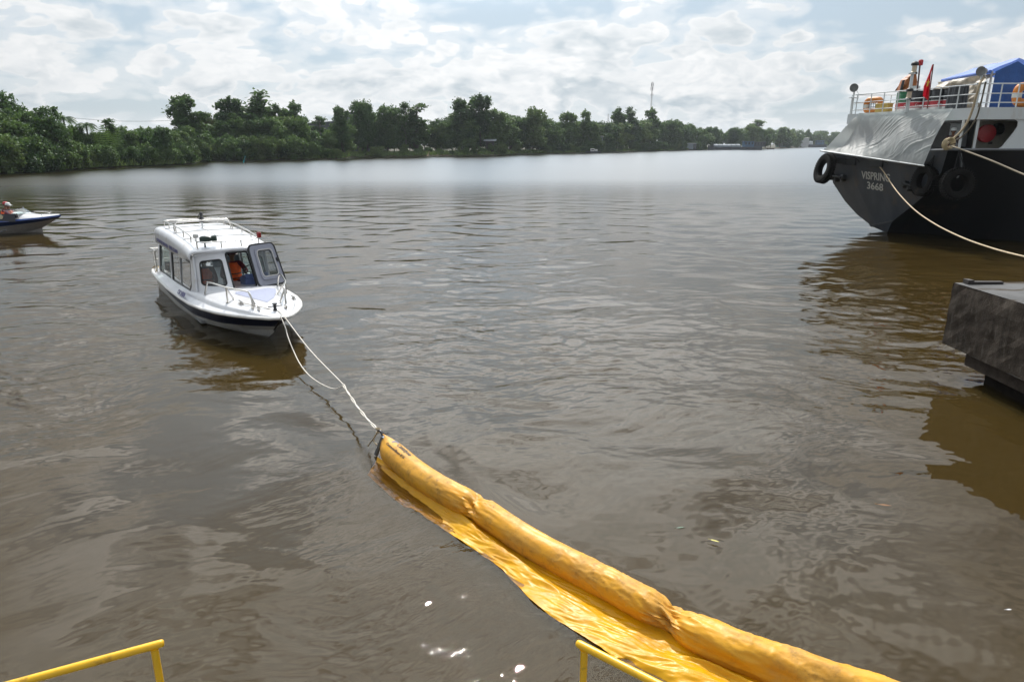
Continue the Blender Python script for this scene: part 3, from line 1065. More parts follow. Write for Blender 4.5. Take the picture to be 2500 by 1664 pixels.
for sgn in (-1, 1):
    sb_ = side(sgn)
    outer = [(0.05, .44), (2.0, .44), (4.46, .50), (4.58, .62), (4.40, 1.47), (3.8, 1.50), (2, 1.52), (.32, 1.55)]
    w1 = [(.18, .52), (1.82, .52), (1.82, 1.37), (.34, 1.39)]
    w2 = [(1.93, .52), (4.05, .58), (4.22, .74), (4.20, 1.35), (1.93, 1.37)]
    b = MB(); strip_panel(b, dense(outer), [dense(w1), dense(w2)], 20, sb_, .04)
    b.build('cabin_side', GEL, boat, smooth=40)
    for w in (w1, w2):
        cxx, czz = sum(p[0] for p in w) / len(w), sum(p[1] for p in w) / len(w)
        fb = MB()
        inner = [(lerp(cxx, p[0], 1 - .10 / max(.3, abs(p[0] - cxx))), lerp(czz, p[1], 1 - .06 / max(.2, abs(p[1] - czz)))) for p in w]
        fb.panel(w, [inner], lambda s, t, d=0: sb_(s, t, d + .012), .02)
        fo = fb.build('side_window', DARKPL, boat)
        gb = MB(); gb.add([sb_(p[0], p[1], .03) for p in inner], [tuple(range(len(inner)))]); gb.build('window_pane', GLASS, fo)
        if w is w2:
            gb = MB(); xm = lerp(w[0][0], w[2][0], .48); gb.tube([sb_(xm, .57, .025), sb_(xm, 1.35, .025)], .016, 6); gb.build('sliding_bar', mat('window_alu', (.35, .36, .37), .4, .6), fo)

# roof: crowned shell with rounded shoulders
def roof_z(x):
    return float(np.interp(x, [.28, .6, 1.5, 2.5, 3.4, 4.1, 4.5, 4.72], [1.735, 1.755, 1.76, 1.745, 1.71, 1.655, 1.605, 1.56]))


def roof_fn(u, v):
    x = lerp(.26, 4.74, u)
    z0 = roof_z(x)
    s = (v - .5) * 2
    a = abs(s)
    y = float(np.interp(a, [0, .5, .74, .86, .93, 1.0], [0, .52, .80, .885, .908, .910]))
    low = float(np.interp(x, [.3, 4.0, 4.74], [1.36, 1.36, 1.50]))
    z = float(np.interp(a, [0, .5, .74, .86, .93, 1.0], [z0 + .035, z0 + .022, z0 + .006, z0 - .022, z0 - .09, min(low, z0 - .14)]))
    xo = .22 * max(0, (u - .9) / .1) * (y / .9) ** 2
    return Vector((x - xo, math.copysign(y, s) if s else 0, z))


b = MB(); b.grid(roof_fn, 40, 32)
roof = b.build('roof', GEL, boat, smooth=50)
so = roof.modifiers.new('thickness', 'SOLIDIFY'); so.thickness = .035; so.offset = 1
# moulded seams across the roof
b = MB()
for x in (1.15, 2.25, 3.35):
    b.tube([roof_fn((x - .26) / 4.48, .13 + .74 * k / 24) + Vector((0, 0, .035)) for k in range(25)], .012, 4)
b.tube([roof_fn(k / 30, .5) + Vector((0, 0, .036)) for k in range(2, 29)], .006, 4)
b.build('roof_seam', mat('seam_grey', (.20, .20, .20), .5), roof)
b = MB()   # visor lip over the windscreen, aft bulkhead
b.tube([wpan(-1 + 2 * k / 20, 1.0) + Vector((.03, 0, .0)) for k in range(21)], .03, 6)
b.build('visor_lip', GEL, boat)
b = MB(); b.panel([(-.92, .05), (.92, .05), (.86, 1.55), (0, 1.74), (-.86, 1.55)], [rrect(-.42, .42, .25, 1.5, .08), rrect(-.80, -.5, .75, 1.35, .06), rrect(.5, .80, .75, 1.35, .06)], lambda s, t, d=0: Vector((.22 + .10 * (t > 1) + d, s, t)), .04)
b.build('aft_bulkhead', GEL, boat)
b = MB(); b.box((2.6, 0, .05), (4.9, 1.9, .06)); b.box((5.0, 0, .35), (.08, 1.5, .6)); b.build('cabin_floor', CAB_IN, boat)
for x, y in ((1.0, -.62), (1.0, .62), (2.3, -.62), (2.3, .62), (3.35, -.42), (3.35, .32)):
    b = MB(); b.box((x, y, .28), (.5, .5, .4)); b.box((x - .24, y, .62), (.09, .5, .5)); b.build('bench_seat', mat('seat_vinyl', (.16, .17, .2), .5, var=.1), boat, bevel=.03)
b = MB(); b.box((4.35, .52, .50), (.5, .55, .7)); b.prism([(4.1, .25, .85), (4.6, .25, .85), (4.6, .25, .98)], (0, .55, 0)); cons = b.build('helm_console', mat('console_blue', (.10, .14, .30), .4, var=.2), boat, bevel=.02)
b = MB(); b.tube([(4.05, .52 + .17 * math.cos(RAD(a)), .92 + .17 * math.sin(RAD(a))) for a in range(0, 360, 20)], .016, 6, closed=True); b.tube([(4.05, .36, .92), (4.05, .68, .92)], .01); b.tube([(4.05, .52, .92), (4.25, .52, .86)], .02); b.build('steering_wheel', DARKPL, cons)
# aft deck guard rail
b = MB()
ar = [(.30, -1.0), (-.28, -1.0), (-.28, 1.0), (.30, 1.0)]
zt = 1.12
b.tube(spline([(.32, -.98, zt), (-.2, -.98, zt), (-.30, -.88, zt), (-.30, .88, zt), (-.2, .98, zt), (.32, .98, zt)], 5), .019, 8)
b.tube([(.3, -.98, .82), (-.3, -.97, .82), (-.3, .97, .82), (.3, .98, .82)], .013, 6)
for p in ((.12, -.98), (-.27, -.96), (-.30, -.45), (-.3, .45), (-.27, .96), (.12, .98)):
    b.tube([(*p, .5), (*p, zt)], .017, 6)
b.build('aft_guard_rail', STEEL, boat)
b = MB(); b.box((-.55, 0, .45), (.42, .36, .5)); b.box((-.58, 0, -.1), (.2, .16, .8)); b.build('outboard_motor', DARKPL, boat, bevel=.05)

# bow rails either side
def bow_rail(sgn, pts):
    b = MB()
    top = spline(pts['top'], 5)
    b.tube(top, .02, 8)
    for f, t in pts['legs']:
        b.tube([Vector((f[0], f[1], deck_z(f[0], f[1]) - .01)), Vector(t)], .018, 7)
    for f, t in pts['legs']:
        z = deck_z(f[0], f[1]); b.lathe([(.04, -.005), (.04, .012), (.025, .02)], (f[0], f[1], z), seg=10)
    b.build('bow_rail', STEEL, boat)


for sgn in (-1, 1):
    top = [(5.20, sgn * .82, deck_z(5.2, .82)), (5.42, sgn * .80, .98), (5.62, sgn * .79, 1.06), (6.42, sgn * .63, 1.06), (7.05, sgn * .40, 1.06), (7.18, sgn * .36, 1.02), (7.24, sgn * .345, .90), (7.27, sgn * .34, deck_z(7.27, .34))]
    bow_rail(sgn, {'top': top, 'legs': [((6.42, sgn * .63), (6.42, sgn * .63, 1.06)), ((6.28, sgn * .46), (6.42, sgn * .625, 1.03)), ((7.14, sgn * .25), (7.16, sgn * .365, 1.02))]})

# roof rails: outer rail all round and the arch
def roof_on(x, y, dz=.035):
    return Vector((x, y, roof_z(x) + .02 - .03 * max(0, (abs(y) - .5)) + dz))


b = MB()
RH = .15
loop = [roof_on(x, -.70, .035 + RH) for x in (.5, 1.5, 2.6, 3.6, 4.42)] + [roof_on(4.56, -.55, .035 + RH)] + [roof_on(4.56, .55, .035 + RH)] + [roof_on(x, .70, .035 + RH) for x in (4.42, 3.6, 2.6, 1.5, .5)] + [roof_on(.4, .55, .035 + RH), roof_on(.4, -.55, .035 + RH)]
b.tube(loop, .017, 8, closed=True)
for x in (.5, 1.2, 2.1, 3.0, 3.8, 4.42):
    for sgn in (-1, 1):
        b.tube([roof_on(x, sgn * .70, 0), roof_on(x, sgn * .70, .035 + RH)], .015, 6)
for y in (-.2, .25):
    b.tube([roof_on(4.56, y, 0), roof_on(4.56, y, .035 + RH)], .015, 6); b.tube([roof_on(.4, y, 0), roof_on(.4, y, .035 + RH)], .015, 6)
b.build('roof_rail', STEEL, boat)
b = MB()
b.tube(spline([roof_on(1.9, -.70, .0), roof_on(1.9, -.70, .17), roof_on(1.9, -.64, .255), roof_on(1.9, -.5, .27), roof_on(1.9, .5, .27), roof_on(1.9, .64, .255), roof_on(1.9, .70, .17), roof_on(1.9, .70, 0)], 5), .02, 8)
b.build('roof_arch', STEEL, boat)
# masthead lamp, horn with lamp, red beacon
b = MB(); q = roof_on(1.75, .02)
b.lathe([(.06, 0), (.06, .015), (.025, .03), (.022, .16), (.045, .17)], q); b.build('lamp_post', WHITEP, boat)
b = MB(); b.lathe([(.03, 0), (.07, .02), (.075, .09), (.05, .12), (.03, .15)], q + Vector((0, 0, .17))); b.lathe([(.03, 0), (.04, .02), (.04, .09), (.02, .11)], q + Vector((0, 0, .33))); b.tube([q + Vector((0, -.09, .27)), q + Vector((0, -.05, .38)), q + Vector((0, .05, .38))], .012, 6)
b.build('masthead_lamp', DARKPL, boat)
b = MB(); q = roof_on(4.38, -.52)
b.lathe([(.05, -.14), (.085, -.10), (.09, .05), (.05, .10), (.05, .12), (.08, .13), (.085, .22), (.05, .24)], q + Vector((-.02, .04, .17)), rot=Vector((.25, .95, .05)).to_track_quat('Z', 'Y').to_matrix()); b.tube([q, q + Vector((0, 0, .12))], .02)
b.build('searchlight', mat('dark_green_metal', (.012, .03, .02), .35), boat, smooth=50)
b = MB(); b.lathe([(.02, 0), (.055, .02), (.065, .06), (.05, .10), (.015, .115)], q + Vector((-.1, -.16, .20))); b.tube([q + Vector((-.1, -.16, 0)), q + Vector((-.1, -.16, .2))], .014)
b.build('anchor_lamp', mat('frosted', (.6, .6, .58), .3), boat)
b = MB(); q = roof_on(4.5, .70, .035 + RH); b.lathe([(.05, 0), (.055, .02), (.055, .11), (.04, .13)], q + Vector((0, 0, .01)), seg=12)
b.build('beacon', mat('red_lens', (.25, .02, .02), .25), boat)
# lettering
VIOLET = mat('violet_lettering', (.13, .13, .26), .5)
s_ = side(-1)
text_obj('hull_lettering', 'CM 24080', .15, VIOLET, (3.55, -1.117, .50), (1, .0, .045), (0, .55, 1), boat, .004, bold=.004, sx=1.25)
for (ttl, x0) in (('CTY DV KHI TREN BIEN', .52), ('DVDK CA MAU', 2.3)):
    text_obj('side_lettering', ttl, .13, VIOLET, (x0, -.952, 1.42), (1, .002, -.004), (0, .03, 1), boat, .004, bold=.002, sx=1.15)
# ropes lying on board
b = MB(); b.tube(spline([(-.4, -1.04, .44), (-.42, -1.0, .56), (-.30, -.85, .60), (-.05, -.95, .58), (.05, -1.02, .50)], 6), .018, 6)
b.build('stern_line', ROPET, boat)


def b2w(p):
    return BOAT_O + BF * p[0] + Vector((-BF.y, BF.x, 0)) * p[1] + Vector((0, 0, p[2]))


person('person in orange life vest and cap sitting in the open front doorway of the cabin', b2w((3.30, .30, .08)), BOAT_RZ - .15, [(.34, -.20, .12), (.50, .25, .30)], ('cap', MAROON), seat=.42)
person('bareheaded person in orange life vest behind the closed left windscreen', b2w((3.30, -.40, .08)), BOAT_RZ, [(.32, -.14, .05), (.32, .14, .05)], 'none', seat=.34)

from mathutils import noise as mnoise
# ------------------------------------------------------------------ containment boom
VINYL = None


DRY, WET = (0.70, 0.335, 0.030), (0.77, 0.385, 0.022)


def vinyl_material(wet=False):
    m = bpy.data.materials.new('wet_yellow_vinyl' if wet else 'dusty_yellow_vinyl')
    m.use_nodes = True
    n = NT(m.node_tree)
    b = n.n['Principled BSDF']
    pos = n.new('ShaderNodeTexCoord').outputs['Object']
    c = n.mix(n.smooth(n.noise(pos, 3.0, 5, .6), .3, .7), DRY, WET) if not wet else n.mix(n.smooth(n.noise(pos, 3.0, 5, .6), .3, .7), (0.82, 0.385, 0.002), (0.90, 0.47, 0.005))
    dirt = n.smooth(n.noise(pos, 2.6, 8, .68), .42, .68)
    grime = n.smooth(n.noise(pos, 11.0, 6, .7), .46, .70)
    c = n.mix(n.math('MULTIPLY', dirt, .18 if wet else .5), c, (0.42, 0.25, 0.075))
    c = n.mix(n.math('MULTIPLY', n.math('MULTIPLY', grime, dirt), .3 if wet else .7), c, (0.16, 0.085, 0.02))
    n.put(b.inputs['Base Color'], c)
    n.put(b.inputs['Roughness'], n.smooth(dirt, 0, 1, *((.34, .46) if wet else (.40, .62))))
    b.inputs['Specular IOR Level'].default_value = .35
    h = n.math('ADD', n.math('MULTIPLY', n.noise(n.vmath('MULTIPLY', pos, (1, 1, 1)), 9.0, 5, .6), .005 if wet else .0045), n.math('MULTIPLY', n.noise(pos, 45.0, 3, .6), .0012))
    bp = n.new('ShaderNodeBump'); bp.inputs['Distance'].default_value = .9
    n.put(bp.inputs['Height'], h); n.l.new(bp.outputs[0], b.inputs['Normal'])
    t = n.new('ShaderNodeBsdfTranslucent'); n.put(t.inputs['Color'], (0.75, 0.36, 0.005, 1)); n.l.new(bp.outputs[0], t.inputs['Normal'])
    mx = n.new('ShaderNodeMixShader'); mx.inputs[0].default_value = .28 if wet else .10
    n.l.new(b.outputs[0], mx.inputs[1]); n.l.new(t.outputs[0], mx.inputs[2])
    n.l.new(mx.outputs[0], n.n['Material Output'].inputs[0])
    return m


VINYL = vinyl_material(); VINYLW = vinyl_material(True)
boom = thing('containment_boom', 'long yellow floating spill boom with hanging skirt towed across the muddy water', 'boom', (0, 0, 0))
AX_PX = [(934, 1086, .20), (1041, 1172, .155), (1180, 1250, .135), (1290, 1322, .125), (1423, 1394, .125), (1530, 1450, .13), (1622, 1500, .13), (1690, 1540, .12), (1815, 1592, .12), (1966, 1648, .12), (2210, 1728, .12), (2480, 1800, .12)]
AXIS = spline([atz(*p) for p in AX_PX], 14)
cum = [0.0]
for p, q in zip(AXIS, AXIS[1:]):
    cum.append(cum[-1] + (q - p).length)
LEN = cum[-1]


def at_len(arr, s):
    i = min(len(cum) - 2, max(0, int(np.searchsorted(cum, s)) - 1))
    t = (s - cum[i]) / (cum[i + 1] - cum[i])
    return arr[i].lerp(arr[i + 1], t)


def s_of(k):      # arc length at control point k
    return cum[min(len(cum) - 1, k * 14)]


PINCH1 = lerp(s_of(2), s_of(1), .10)
PINCH2 = lerp(s_of(6), s_of(7), .28)


def frame_at(s):
    p = at_len(AXIS, s)
    t = (at_len(AXIS, min(LEN, s + .05)) - at_len(AXIS, max(0, s - .05))).normalized()
    side = Vector((-t.y, t.x, 0)).normalized()      # to the right of travel ... made to point left / near below
    if side.y > 0:
        side = -side
    return p, t, side, side.cross(t) if side.cross(t).z > 0 else t.cross(side)


def sleeve(u, v):
    s = u * LEN
    p, t, side, up = frame_at(s)
    ph = v * 2 * math.pi                              # 0 = near side, 90 = top
    r = float(np.interp(s, [0, .06, PINCH1, PINCH2 - .1, PINCH2 + .35, LEN], [.150, .156, .150, .142, .158, .165]))
    rz_, ry_ = r, r
    # gathers where the float chambers meet, and at the end plate
    for c, dep, wid in ((PINCH1, .30, .10), (PINCH2, .50, .13)):
        g = math.exp(-((s - c) / wid) ** 2)
        r_ = 1 - dep * g + .24 * g * math.sin(7 * ph + 31 * s) * (.6 + .4 * math.sin(3 * ph))
        rz_ *= r_; ry_ *= r_
        g2 = math.exp(-abs(s - c) / .34) * (1 - g)
        rz_ *= 1 + .035 * g2 * math.sin(9 * ph + 6 * (s - c) + 1.3)
        ry_ *= 1 + .035 * g2 * math.sin(9 * ph + 6 * (s - c) + 1.3)
    end = math.exp(-(s / .16) ** 2)
    ry_ *= 1 - .75 * end
    rz_ *= 1 + .12 * end
    # loose fabric: slanting wrinkles on the middle float, slumped last float
    wr = sstep(s, PINCH1 + .9, PINCH1 + 1.6) * (1 - sstep(s, PINCH2 - .05, PINCH2 + .1))
    k = .0050 * wr * (abs(math.sin(13 * s + 2.2 * ph + .8 * math.sin(5 * s))) ** .6) * (.5 + .5 * math.sin(3.1 * s + ph))
    sl = sstep(s, PINCH2 + .1, PINCH2 + .6)
    k += .011 * sl * math.sin(3.2 * s - 2.4 * ph + .5 * math.sin(7 * s)) * (.4 + .6 * math.sin(ph + .6) ** 2)
    k += .006 * sl * math.sin(11 * s + 5 * ph)
    nz = mnoise.noise
    k += .005 * nz(Vector((2.2 * s, 1.6 * math.cos(ph), 1.6 * math.sin(ph)))) + .003 * nz(Vector((6 * s, 4 * math.cos(ph), 4 * math.sin(ph) + 9)))
    cr = nz(Vector((5.5 * s + 1.5 * math.sin(ph), 2.2 * math.cos(ph), 2.2 * math.sin(ph) + 3)))
    k += (.10 + wr + sl) * .006 * (max(0.0, 1 - abs(cr) * 7))
    gnear = math.exp(-abs(s - PINCH1) / .25) + math.exp(-abs(s - PINCH2) / .3)
    k += gnear * .020 * (1 - 2.2 * abs(nz(Vector((4 * s, 5 * math.cos(ph), 5 * math.sin(ph))))))
    ridge = .020 * sstep(s, .0, .25) * math.exp(-((((ph - 1.9 + math.pi) % (2 * math.pi)) - math.pi) / .12) ** 2) * (.3 + .7 * sstep(math.sin(5 * s), -.3, .6)) * .5
    return p + side * ((ry_ + k + ridge) * math.cos(ph)) + up * ((rz_ + k + ridge) * math.sin(ph))


b = MB(); b.grid(sleeve, 520, 72, wrap_v=True)
b.add([sleeve(0, k / 72) for k in range(72)], [tuple(range(72))])
b.build('float_cover', VINYL, boom, smooth=60)

# skirt spread on the water at the near side of the float
ZX = lambda x, y: (860 + x / 2.4345, 1020 + y / 2.4345)
ATT = [ZX(150, 238), ZX(330, 350), ZX(540, 482), ZX(740, 598), ZX(900, 700), ZX(1100, 826), ZX(1400, 1016), ZX(1650, 1146), ZX(1850, 1266), ZX(2045, 1390), (1850, 1652), (1990, 1720), (2180, 1800)]
EDG = [ZX(112, 290), ZX(300, 440), ZX(430, 520), ZX(560, 620), ZX(690, 735), ZX(860, 850), ZX(1010, 970), ZX(1180, 1130), ZX(1400, 1280), ZX(1650, 1440), (1640, 1664), (1760, 1740), (1940, 1850)]
ATTW = spline([atz(*p, .03) for p in ATT], 12)
EDGW = spline([atz(*p, -.015) for p in EDG], 12)


def hprof(u, w):
    """height of the skirt: u along, w 0 at the float .. 1 at the wet edge"""
    crest_w = float(np.interp(u, [0, .15, .35, .55, .8, 1], [.35, .42, .60, .66, .62, .6]))
    crest_h = float(np.interp(u, [0, .06, .15, .3, .5, .65, .8, 1], [-.01, .06, .10, .08, .042, .036, .06, .07]))
    tr_w = crest_w * .5
    tr_h = float(np.interp(u, [0, .1, .3, .5, .68, .8, 1], [.0, .016, .024, .020, .018, .022, .025]))
    edge_h = float(np.interp(u, [0, .12, .3, .5, .7, .82, 1], [-.045, -.025, .008, .012, .018, .03, .035]))
    return float(np.interp(w, [0, tr_w, crest_w, 1.0], [.05, tr_h, crest_h, edge_h]))


def skirt(u, v):
    i = u * (len(ATTW) - 1)
    k = min(len(ATTW) - 2, int(i))
    a = ATTW[k].lerp(ATTW[k + 1], i - k); e = EDGW[k].lerp(EDGW[k + 1], i - k)
    w = v * lerp(1.6, 1.18, sstep(u, .12, .38))
    q = a.lerp(e, w)
    q = Vector((q.x, q.y, 0))
    h = hprof(u, min(w, 1.0)) if w <= 1 else hprof(u, 1.0) - (w - 1.0) * (.05 if u < .75 else .35)
    h2 = .5 * (hprof(u, max(0, min(w, 1) - .05)) + hprof(u, min(1, w + .05))) if w < .95 else h
    h = .5 * h + .5 * h2
    L = u * 8.0
    damp = sstep(w, .05, .3)
    h += damp * (.020 * mnoise.noise(Vector((2.1 * L, 2.6 * w, 3.3))) + .007 * mnoise.noise(Vector((5.5 * L, 5.0 * w, 7.1))) + .003 * mnoise.noise(Vector((16 * L, 9 * w, 1.7)))) * .8
    h += damp * .010 * (abs(mnoise.noise(Vector((3.0 * L, 8.0 * w + 2.0 * L, 5.0)))) * -2 + .5)
    h += .05 * sstep(u, .74, .80) * math.exp(-((w - .30) / .055) ** 2) * (1 - .3 * sstep(u, .9, 1))
    return q + Vector((0, 0, h))


b = MB(); b.grid(skirt, 360, 56)
b.build('skirt', VINYLW, boom, smooth=80)
# end plate, shackle, lettering
ep, et, es, eu = frame_at(0.0)
b = MB()
etop = atz(934, 1064, .36); ebot = atz(917, 1108, .02)
b.tube([etop, ebot], .021, 10)
b.tube([etop + et * .03, ebot + et * .03], .018, 8)
b.build('end_bar', mat('galvanised', (.30, .33, .38), .35, .8, var=.15), boom)
b = MB(); knot = atz(924, 1050, .40)
b.tube(spline([etop, lerp(etop, knot, .5) + Vector((0, 0, .03)), knot], 4), .014, 6)
b.tube(spline([knot, knot + Vector((.05, .0, -.03)), atz(940, 1058, .36), atz(950, 1057, .36)], 4), .008, 6)
b.build('shackle', mat('dark_metal', (.05, .05, .055), .4, .7), boom)
INK = mat('black_ink', (.018, .016, .012), .6)


def on_sleeve_text(name, body, size, s0, ph0, bold):
    ob = text_obj(name, body, size, INK, (0, 0, 0), (1, 0, 0), (0, 1, 0), boom, .0006, bold=bold)
    me = ob.data
    co = np.empty(len(me.vertices) * 3); me.vertices.foreach_get('co', co); co = co.reshape(-1, 3)
    new = []
    for x, y, z in co:
        s = s0 + x
        ph = ph0 + y / .165
        p = sleeve(s / LEN, ph / (2 * math.pi)); c = at_len(AXIS, s)
        new += list(p + (p - c).normalized() * (.0035 + z))
    me.vertices.foreach_set('co', new); me.update()


on_sleeve_text('lettering', 'ContractorBoom 8/16', .052, .24, RAD(62), .0007)
on_sleeve_text('lettering', 'Canadyne', .085, .38, RAD(92), .0007)
b = MB()     # swoosh emblem
pts = []
for k in range(13):
    a = RAD(200 - 150 * k / 12); pts.append((.20 + .06 * math.cos(a), .05 * math.sin(a) + .03))
inn = [(.215 + .045 * math.cos(RAD(200 - 150 * k / 12)), .022 + .034 * math.sin(RAD(200 - 150 * k / 12))) for k in range(13)]
vs = []
for (x, y) in pts + inn:
    s = .12 + x; ph = RAD(86) + y / .165
    p = sleeve(s / LEN, ph / (2 * math.pi)); vs.append(p + (p - at_len(AXIS, s)).normalized() * .004)
b.add(vs, [(k, k + 1, 14 + k, 13 + k) for k in range(12)])
b.build('emblem', mat('grey_ink', (.16, .17, .2), .6), boom)

# tow lines from the boat's stem to the boom's end
stem = b2w((8.02, 0.0, .66))


def rope(name, pts, r, m, label, n=8, twist=0.0):
    b = MB()
    c = spline(pts, n)
    b.tube(c, r, 7)
    o = b.build(name, m, None, smooth=60)
    return tag(o, label, 'rope')


J = aty(839, 951, lerp(stem.y, knot.y, .60)); J.z = max(J.z, .3)
bollard = b2w((7.62, 0, .70))
o = MB(); o.tube(spline([b2w((6.8, -.46, deck_z(6.8, -.46) + .04)), b2w((7.3, -.25, deck_z(7.3, -.25) + .03)), bollard, stem + Vector((.03, 0, .02)), stem.lerp(J, .5) + Vector((0, 0, -.05)), J], 8), .0105, 7)
o.tube([J + (knot - J) * t + Vector((.010 * math.cos(22 * t), .010 * math.sin(22 * t), -.06 * math.sin(math.pi * t))) for t in np.linspace(0, 1, 60)], .0105, 7)
tag(o.build('tow_rope', ROPEW, smooth=60), 'taut white tow line running straight from the motorboat stem to the boom', 'rope')
sl = [stem + Vector((-.02, -.02, .02))]
for (px, py, f) in ((697, 800, .06), (703, 822, .12), (716, 855, .2), (733, 889, .31), (757, 918, .42), (790, 940, .52), (818, 949, .58)):
    d = ray(px, py); Yt = lerp(stem.y, knot.y, f); q = Vector((0, 0, CAM_H)) + d * (Yt / d.y)
    sl.append(q)
b = MB(); b.tube(spline(sl + [J + Vector((0, 0, -.015))], 8), .010, 7)
b.tube([J + (knot - J) * t + Vector((-.010 * math.cos(22 * t), -.010 * math.sin(22 * t), -.015 - .06 * math.sin(math.pi * t))) for t in np.linspace(0, 1, 60)], .010, 7)
tag(b.build('tow_rope', ROPEW, smooth=60), 'slack white tow line sagging in a curve left of the taut one', 'rope')
b = MB()
b.tube([knot + Vector((.03 * math.cos(a), .02 * math.sin(a), .03 * math.sin(a * .5))) for a in np.linspace(0, 12, 30)], .011, 6)
b.tube(spline([knot, atz(910, 1072, .2), atz(898, 1088, .05)], 5), .009, 6)
b.tube(spline([knot, atz(912, 1074, .22), atz(920, 1085, .2)], 5), .009, 6)
tag(b.build('rope_lashing', ROPET, smooth=60), 'brown knotted lashing with loose ends at the boom end bar', 'rope')

# floating leaves
for (px, py, col, ln, rz, lab) in ((1745, 1319, (.40, .36, .06), .05, -.5, 'yellow leaf floating on the smooth brown water'), (2160, 1232, (.42, .20, .07), .075, -.25, 'orange-brown leaf floating in front of the concrete pier'),
                                   (1661, 1287, (.03, .08, .04), .05, .2, 'dark green leaf floating beside the boom'), (2463, 1487, (.6, .6, .62), .03, .1, 'white scrap floating near the right edge of the water')):
    b = MB(); c = atz(px, py, .006)
    R = Matrix.Rotation(rz, 3, 'Z')
    prof = [(-1, 0), (-.5, .16), (.1, .2), (.6, .12), (1, 0), (.6, -.12), (.1, -.2), (-.5, -.16)]
    b.add([c + R @ Vector((0, 0, .004))] + [c + R @ Vector((x * ln, y * ln * 1.3, .01 * abs(y))) for x, y in prof], [(0, 1 + i, 1 + (i + 1) % 8) for i in range(8)])
    b.tube([c + R @ Vector((-ln * 1.4, 0, .004)), c + R @ Vector((-ln, 0, .003))], .003, 4)
    nm = 'floating_scrap' if 'scrap' in lab else 'floating_leaf'
    tag(b.build(nm, mat('leaf_' + str(px), col, .5, var=.2, vscale=30)), lab, 'scrap' if 'scrap' in lab else 'leaf')

# ------------------------------------------------------------------ yellow hand rails of the landing in the foreground
def hand_rail(label, end, far, post_lean):
    d = (far - end).normalized()
    root = thing('hand_rail', label, 'hand rail', (end.x, end.y, 0))
    e = Vector((0, 0, end.z))
    b = MB()
    L = 2.4
    pr_ = [e - d * .008, e, e + d * L]
    b.tube([e - d * .016, e - d * .012, e - d * .004, e + d * .004, e + d * L], [.010, .017, .0205, .021, .021], 16)
    b.build('rail_tube', YELP, root, smooth=50)
    for k in (0, 1, 2):
        p = e + d * (.032 + 1.0 * k)
        b = MB(); b.tube([Vector((p.x, p.y, .46)), Vector((p.x, p.y, e.z - .012))], .0185, 12); b.build('post', YELP, root, smooth=50)
        b = MB(); b.tube([Vector((p.x, p.y, e.z - .026)), Vector((p.x, p.y, e.z - .014))], [.0185, .026], 10); b.build('weld', YELP, root, smooth=50)
    b = MB(); b.tube([e + Vector((0, 0, -.5)) + d * .03, e + Vector((0, 0, -.5)) + d * L], .016, 10); b.build('lower_rail', YELP, root, smooth=50)
    return root


hand_rail('yellow tubular hand rail at the lower left corner, ending over water', atz(392, 1570, 1.5), atz(60, 1661, 1.5), 0)
hand_rail('yellow tubular hand rail in front of the boom, sloping off to the right', atz(1414, 1571, 1.5), atz(1600, 1666, 1.5), 0)
b = MB(); b.box((-.6, .55, .40), (8, 5.0, .10)); lp = thing('landing_platform', 'low steel landing platform that carries the yellow hand rails', 'platform')
b.build('deck_plate', mat('painted_steel_deck', (.10, .105, .11), .6, var=.2), lp)
for x in (-4, -1.6, .6, 2.8):
    b = MB(); b.tube([(x, 2.7, .37), (x, 2.7, -1.2)], .14, 12); b.build('pile', mat('pile_rust', (.09, .05, .03), .8, var=.3), lp)

# ------------------------------------------------------------------ concrete pier corner
def concrete():
    m = bpy.data.materials.new('weathered_concrete')
    m.use_nodes = True
    n = NT(m.node_tree); b = n.n['Principled BSDF']
    pos = n.new('ShaderNodeNewGeometry').outputs['Position']
    v = n.vmath('MULTIPLY', pos, (1.0, 1.0, .6))
    c = n.mix(n.smooth(n.noise(v, 3.6, 9, .72), .36, .68), (.030, .022, .016), (.080, .066, .053))
    drip = n.smooth(n.noise(n.vmath('MULTIPLY', pos, (5, 5, .5)), 1.6, 5, .65), .50, .66)
    c = n.mix(n.math('MULTIPLY', drip, .35), c, (.012, .009, .007))
    c = n.mix(n.math('MULTIPLY', n.smooth(n.noise(n.vmath('MULTIPLY', pos, (2, 2, .5)), 5.0, 6, .7), .55, .72), .45), c, (.19, .17, .145))
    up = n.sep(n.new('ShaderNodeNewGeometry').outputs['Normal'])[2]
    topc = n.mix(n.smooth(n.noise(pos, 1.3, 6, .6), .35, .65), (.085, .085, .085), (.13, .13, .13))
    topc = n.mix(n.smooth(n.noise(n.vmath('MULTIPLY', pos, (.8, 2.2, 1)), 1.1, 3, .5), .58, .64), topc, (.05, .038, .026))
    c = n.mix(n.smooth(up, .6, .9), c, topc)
    n.put(b.inputs['Base Color'], c); b.inputs['Roughness'].default_value = .9; b.inputs['Specular IOR Level'].default_value = .2
    bp = n.new('ShaderNodeBump'); bp.inputs['Distance'].default_value = .012
    n.put(bp.inputs['Height'], n.math('ADD', n.noise(pos, 14, 6, .7), n.math('MULTIPLY', n.noise(pos, 50, 4, .6), .5))); n.l.new(bp.outputs[0], b.inputs['Normal'])
    return m


CONC = concrete()
pier = thing('concrete_pier', 'stained dark concrete pier corner standing on piles at the right edge', 'pier', (7.88, 12.0, 0))
b = MB()
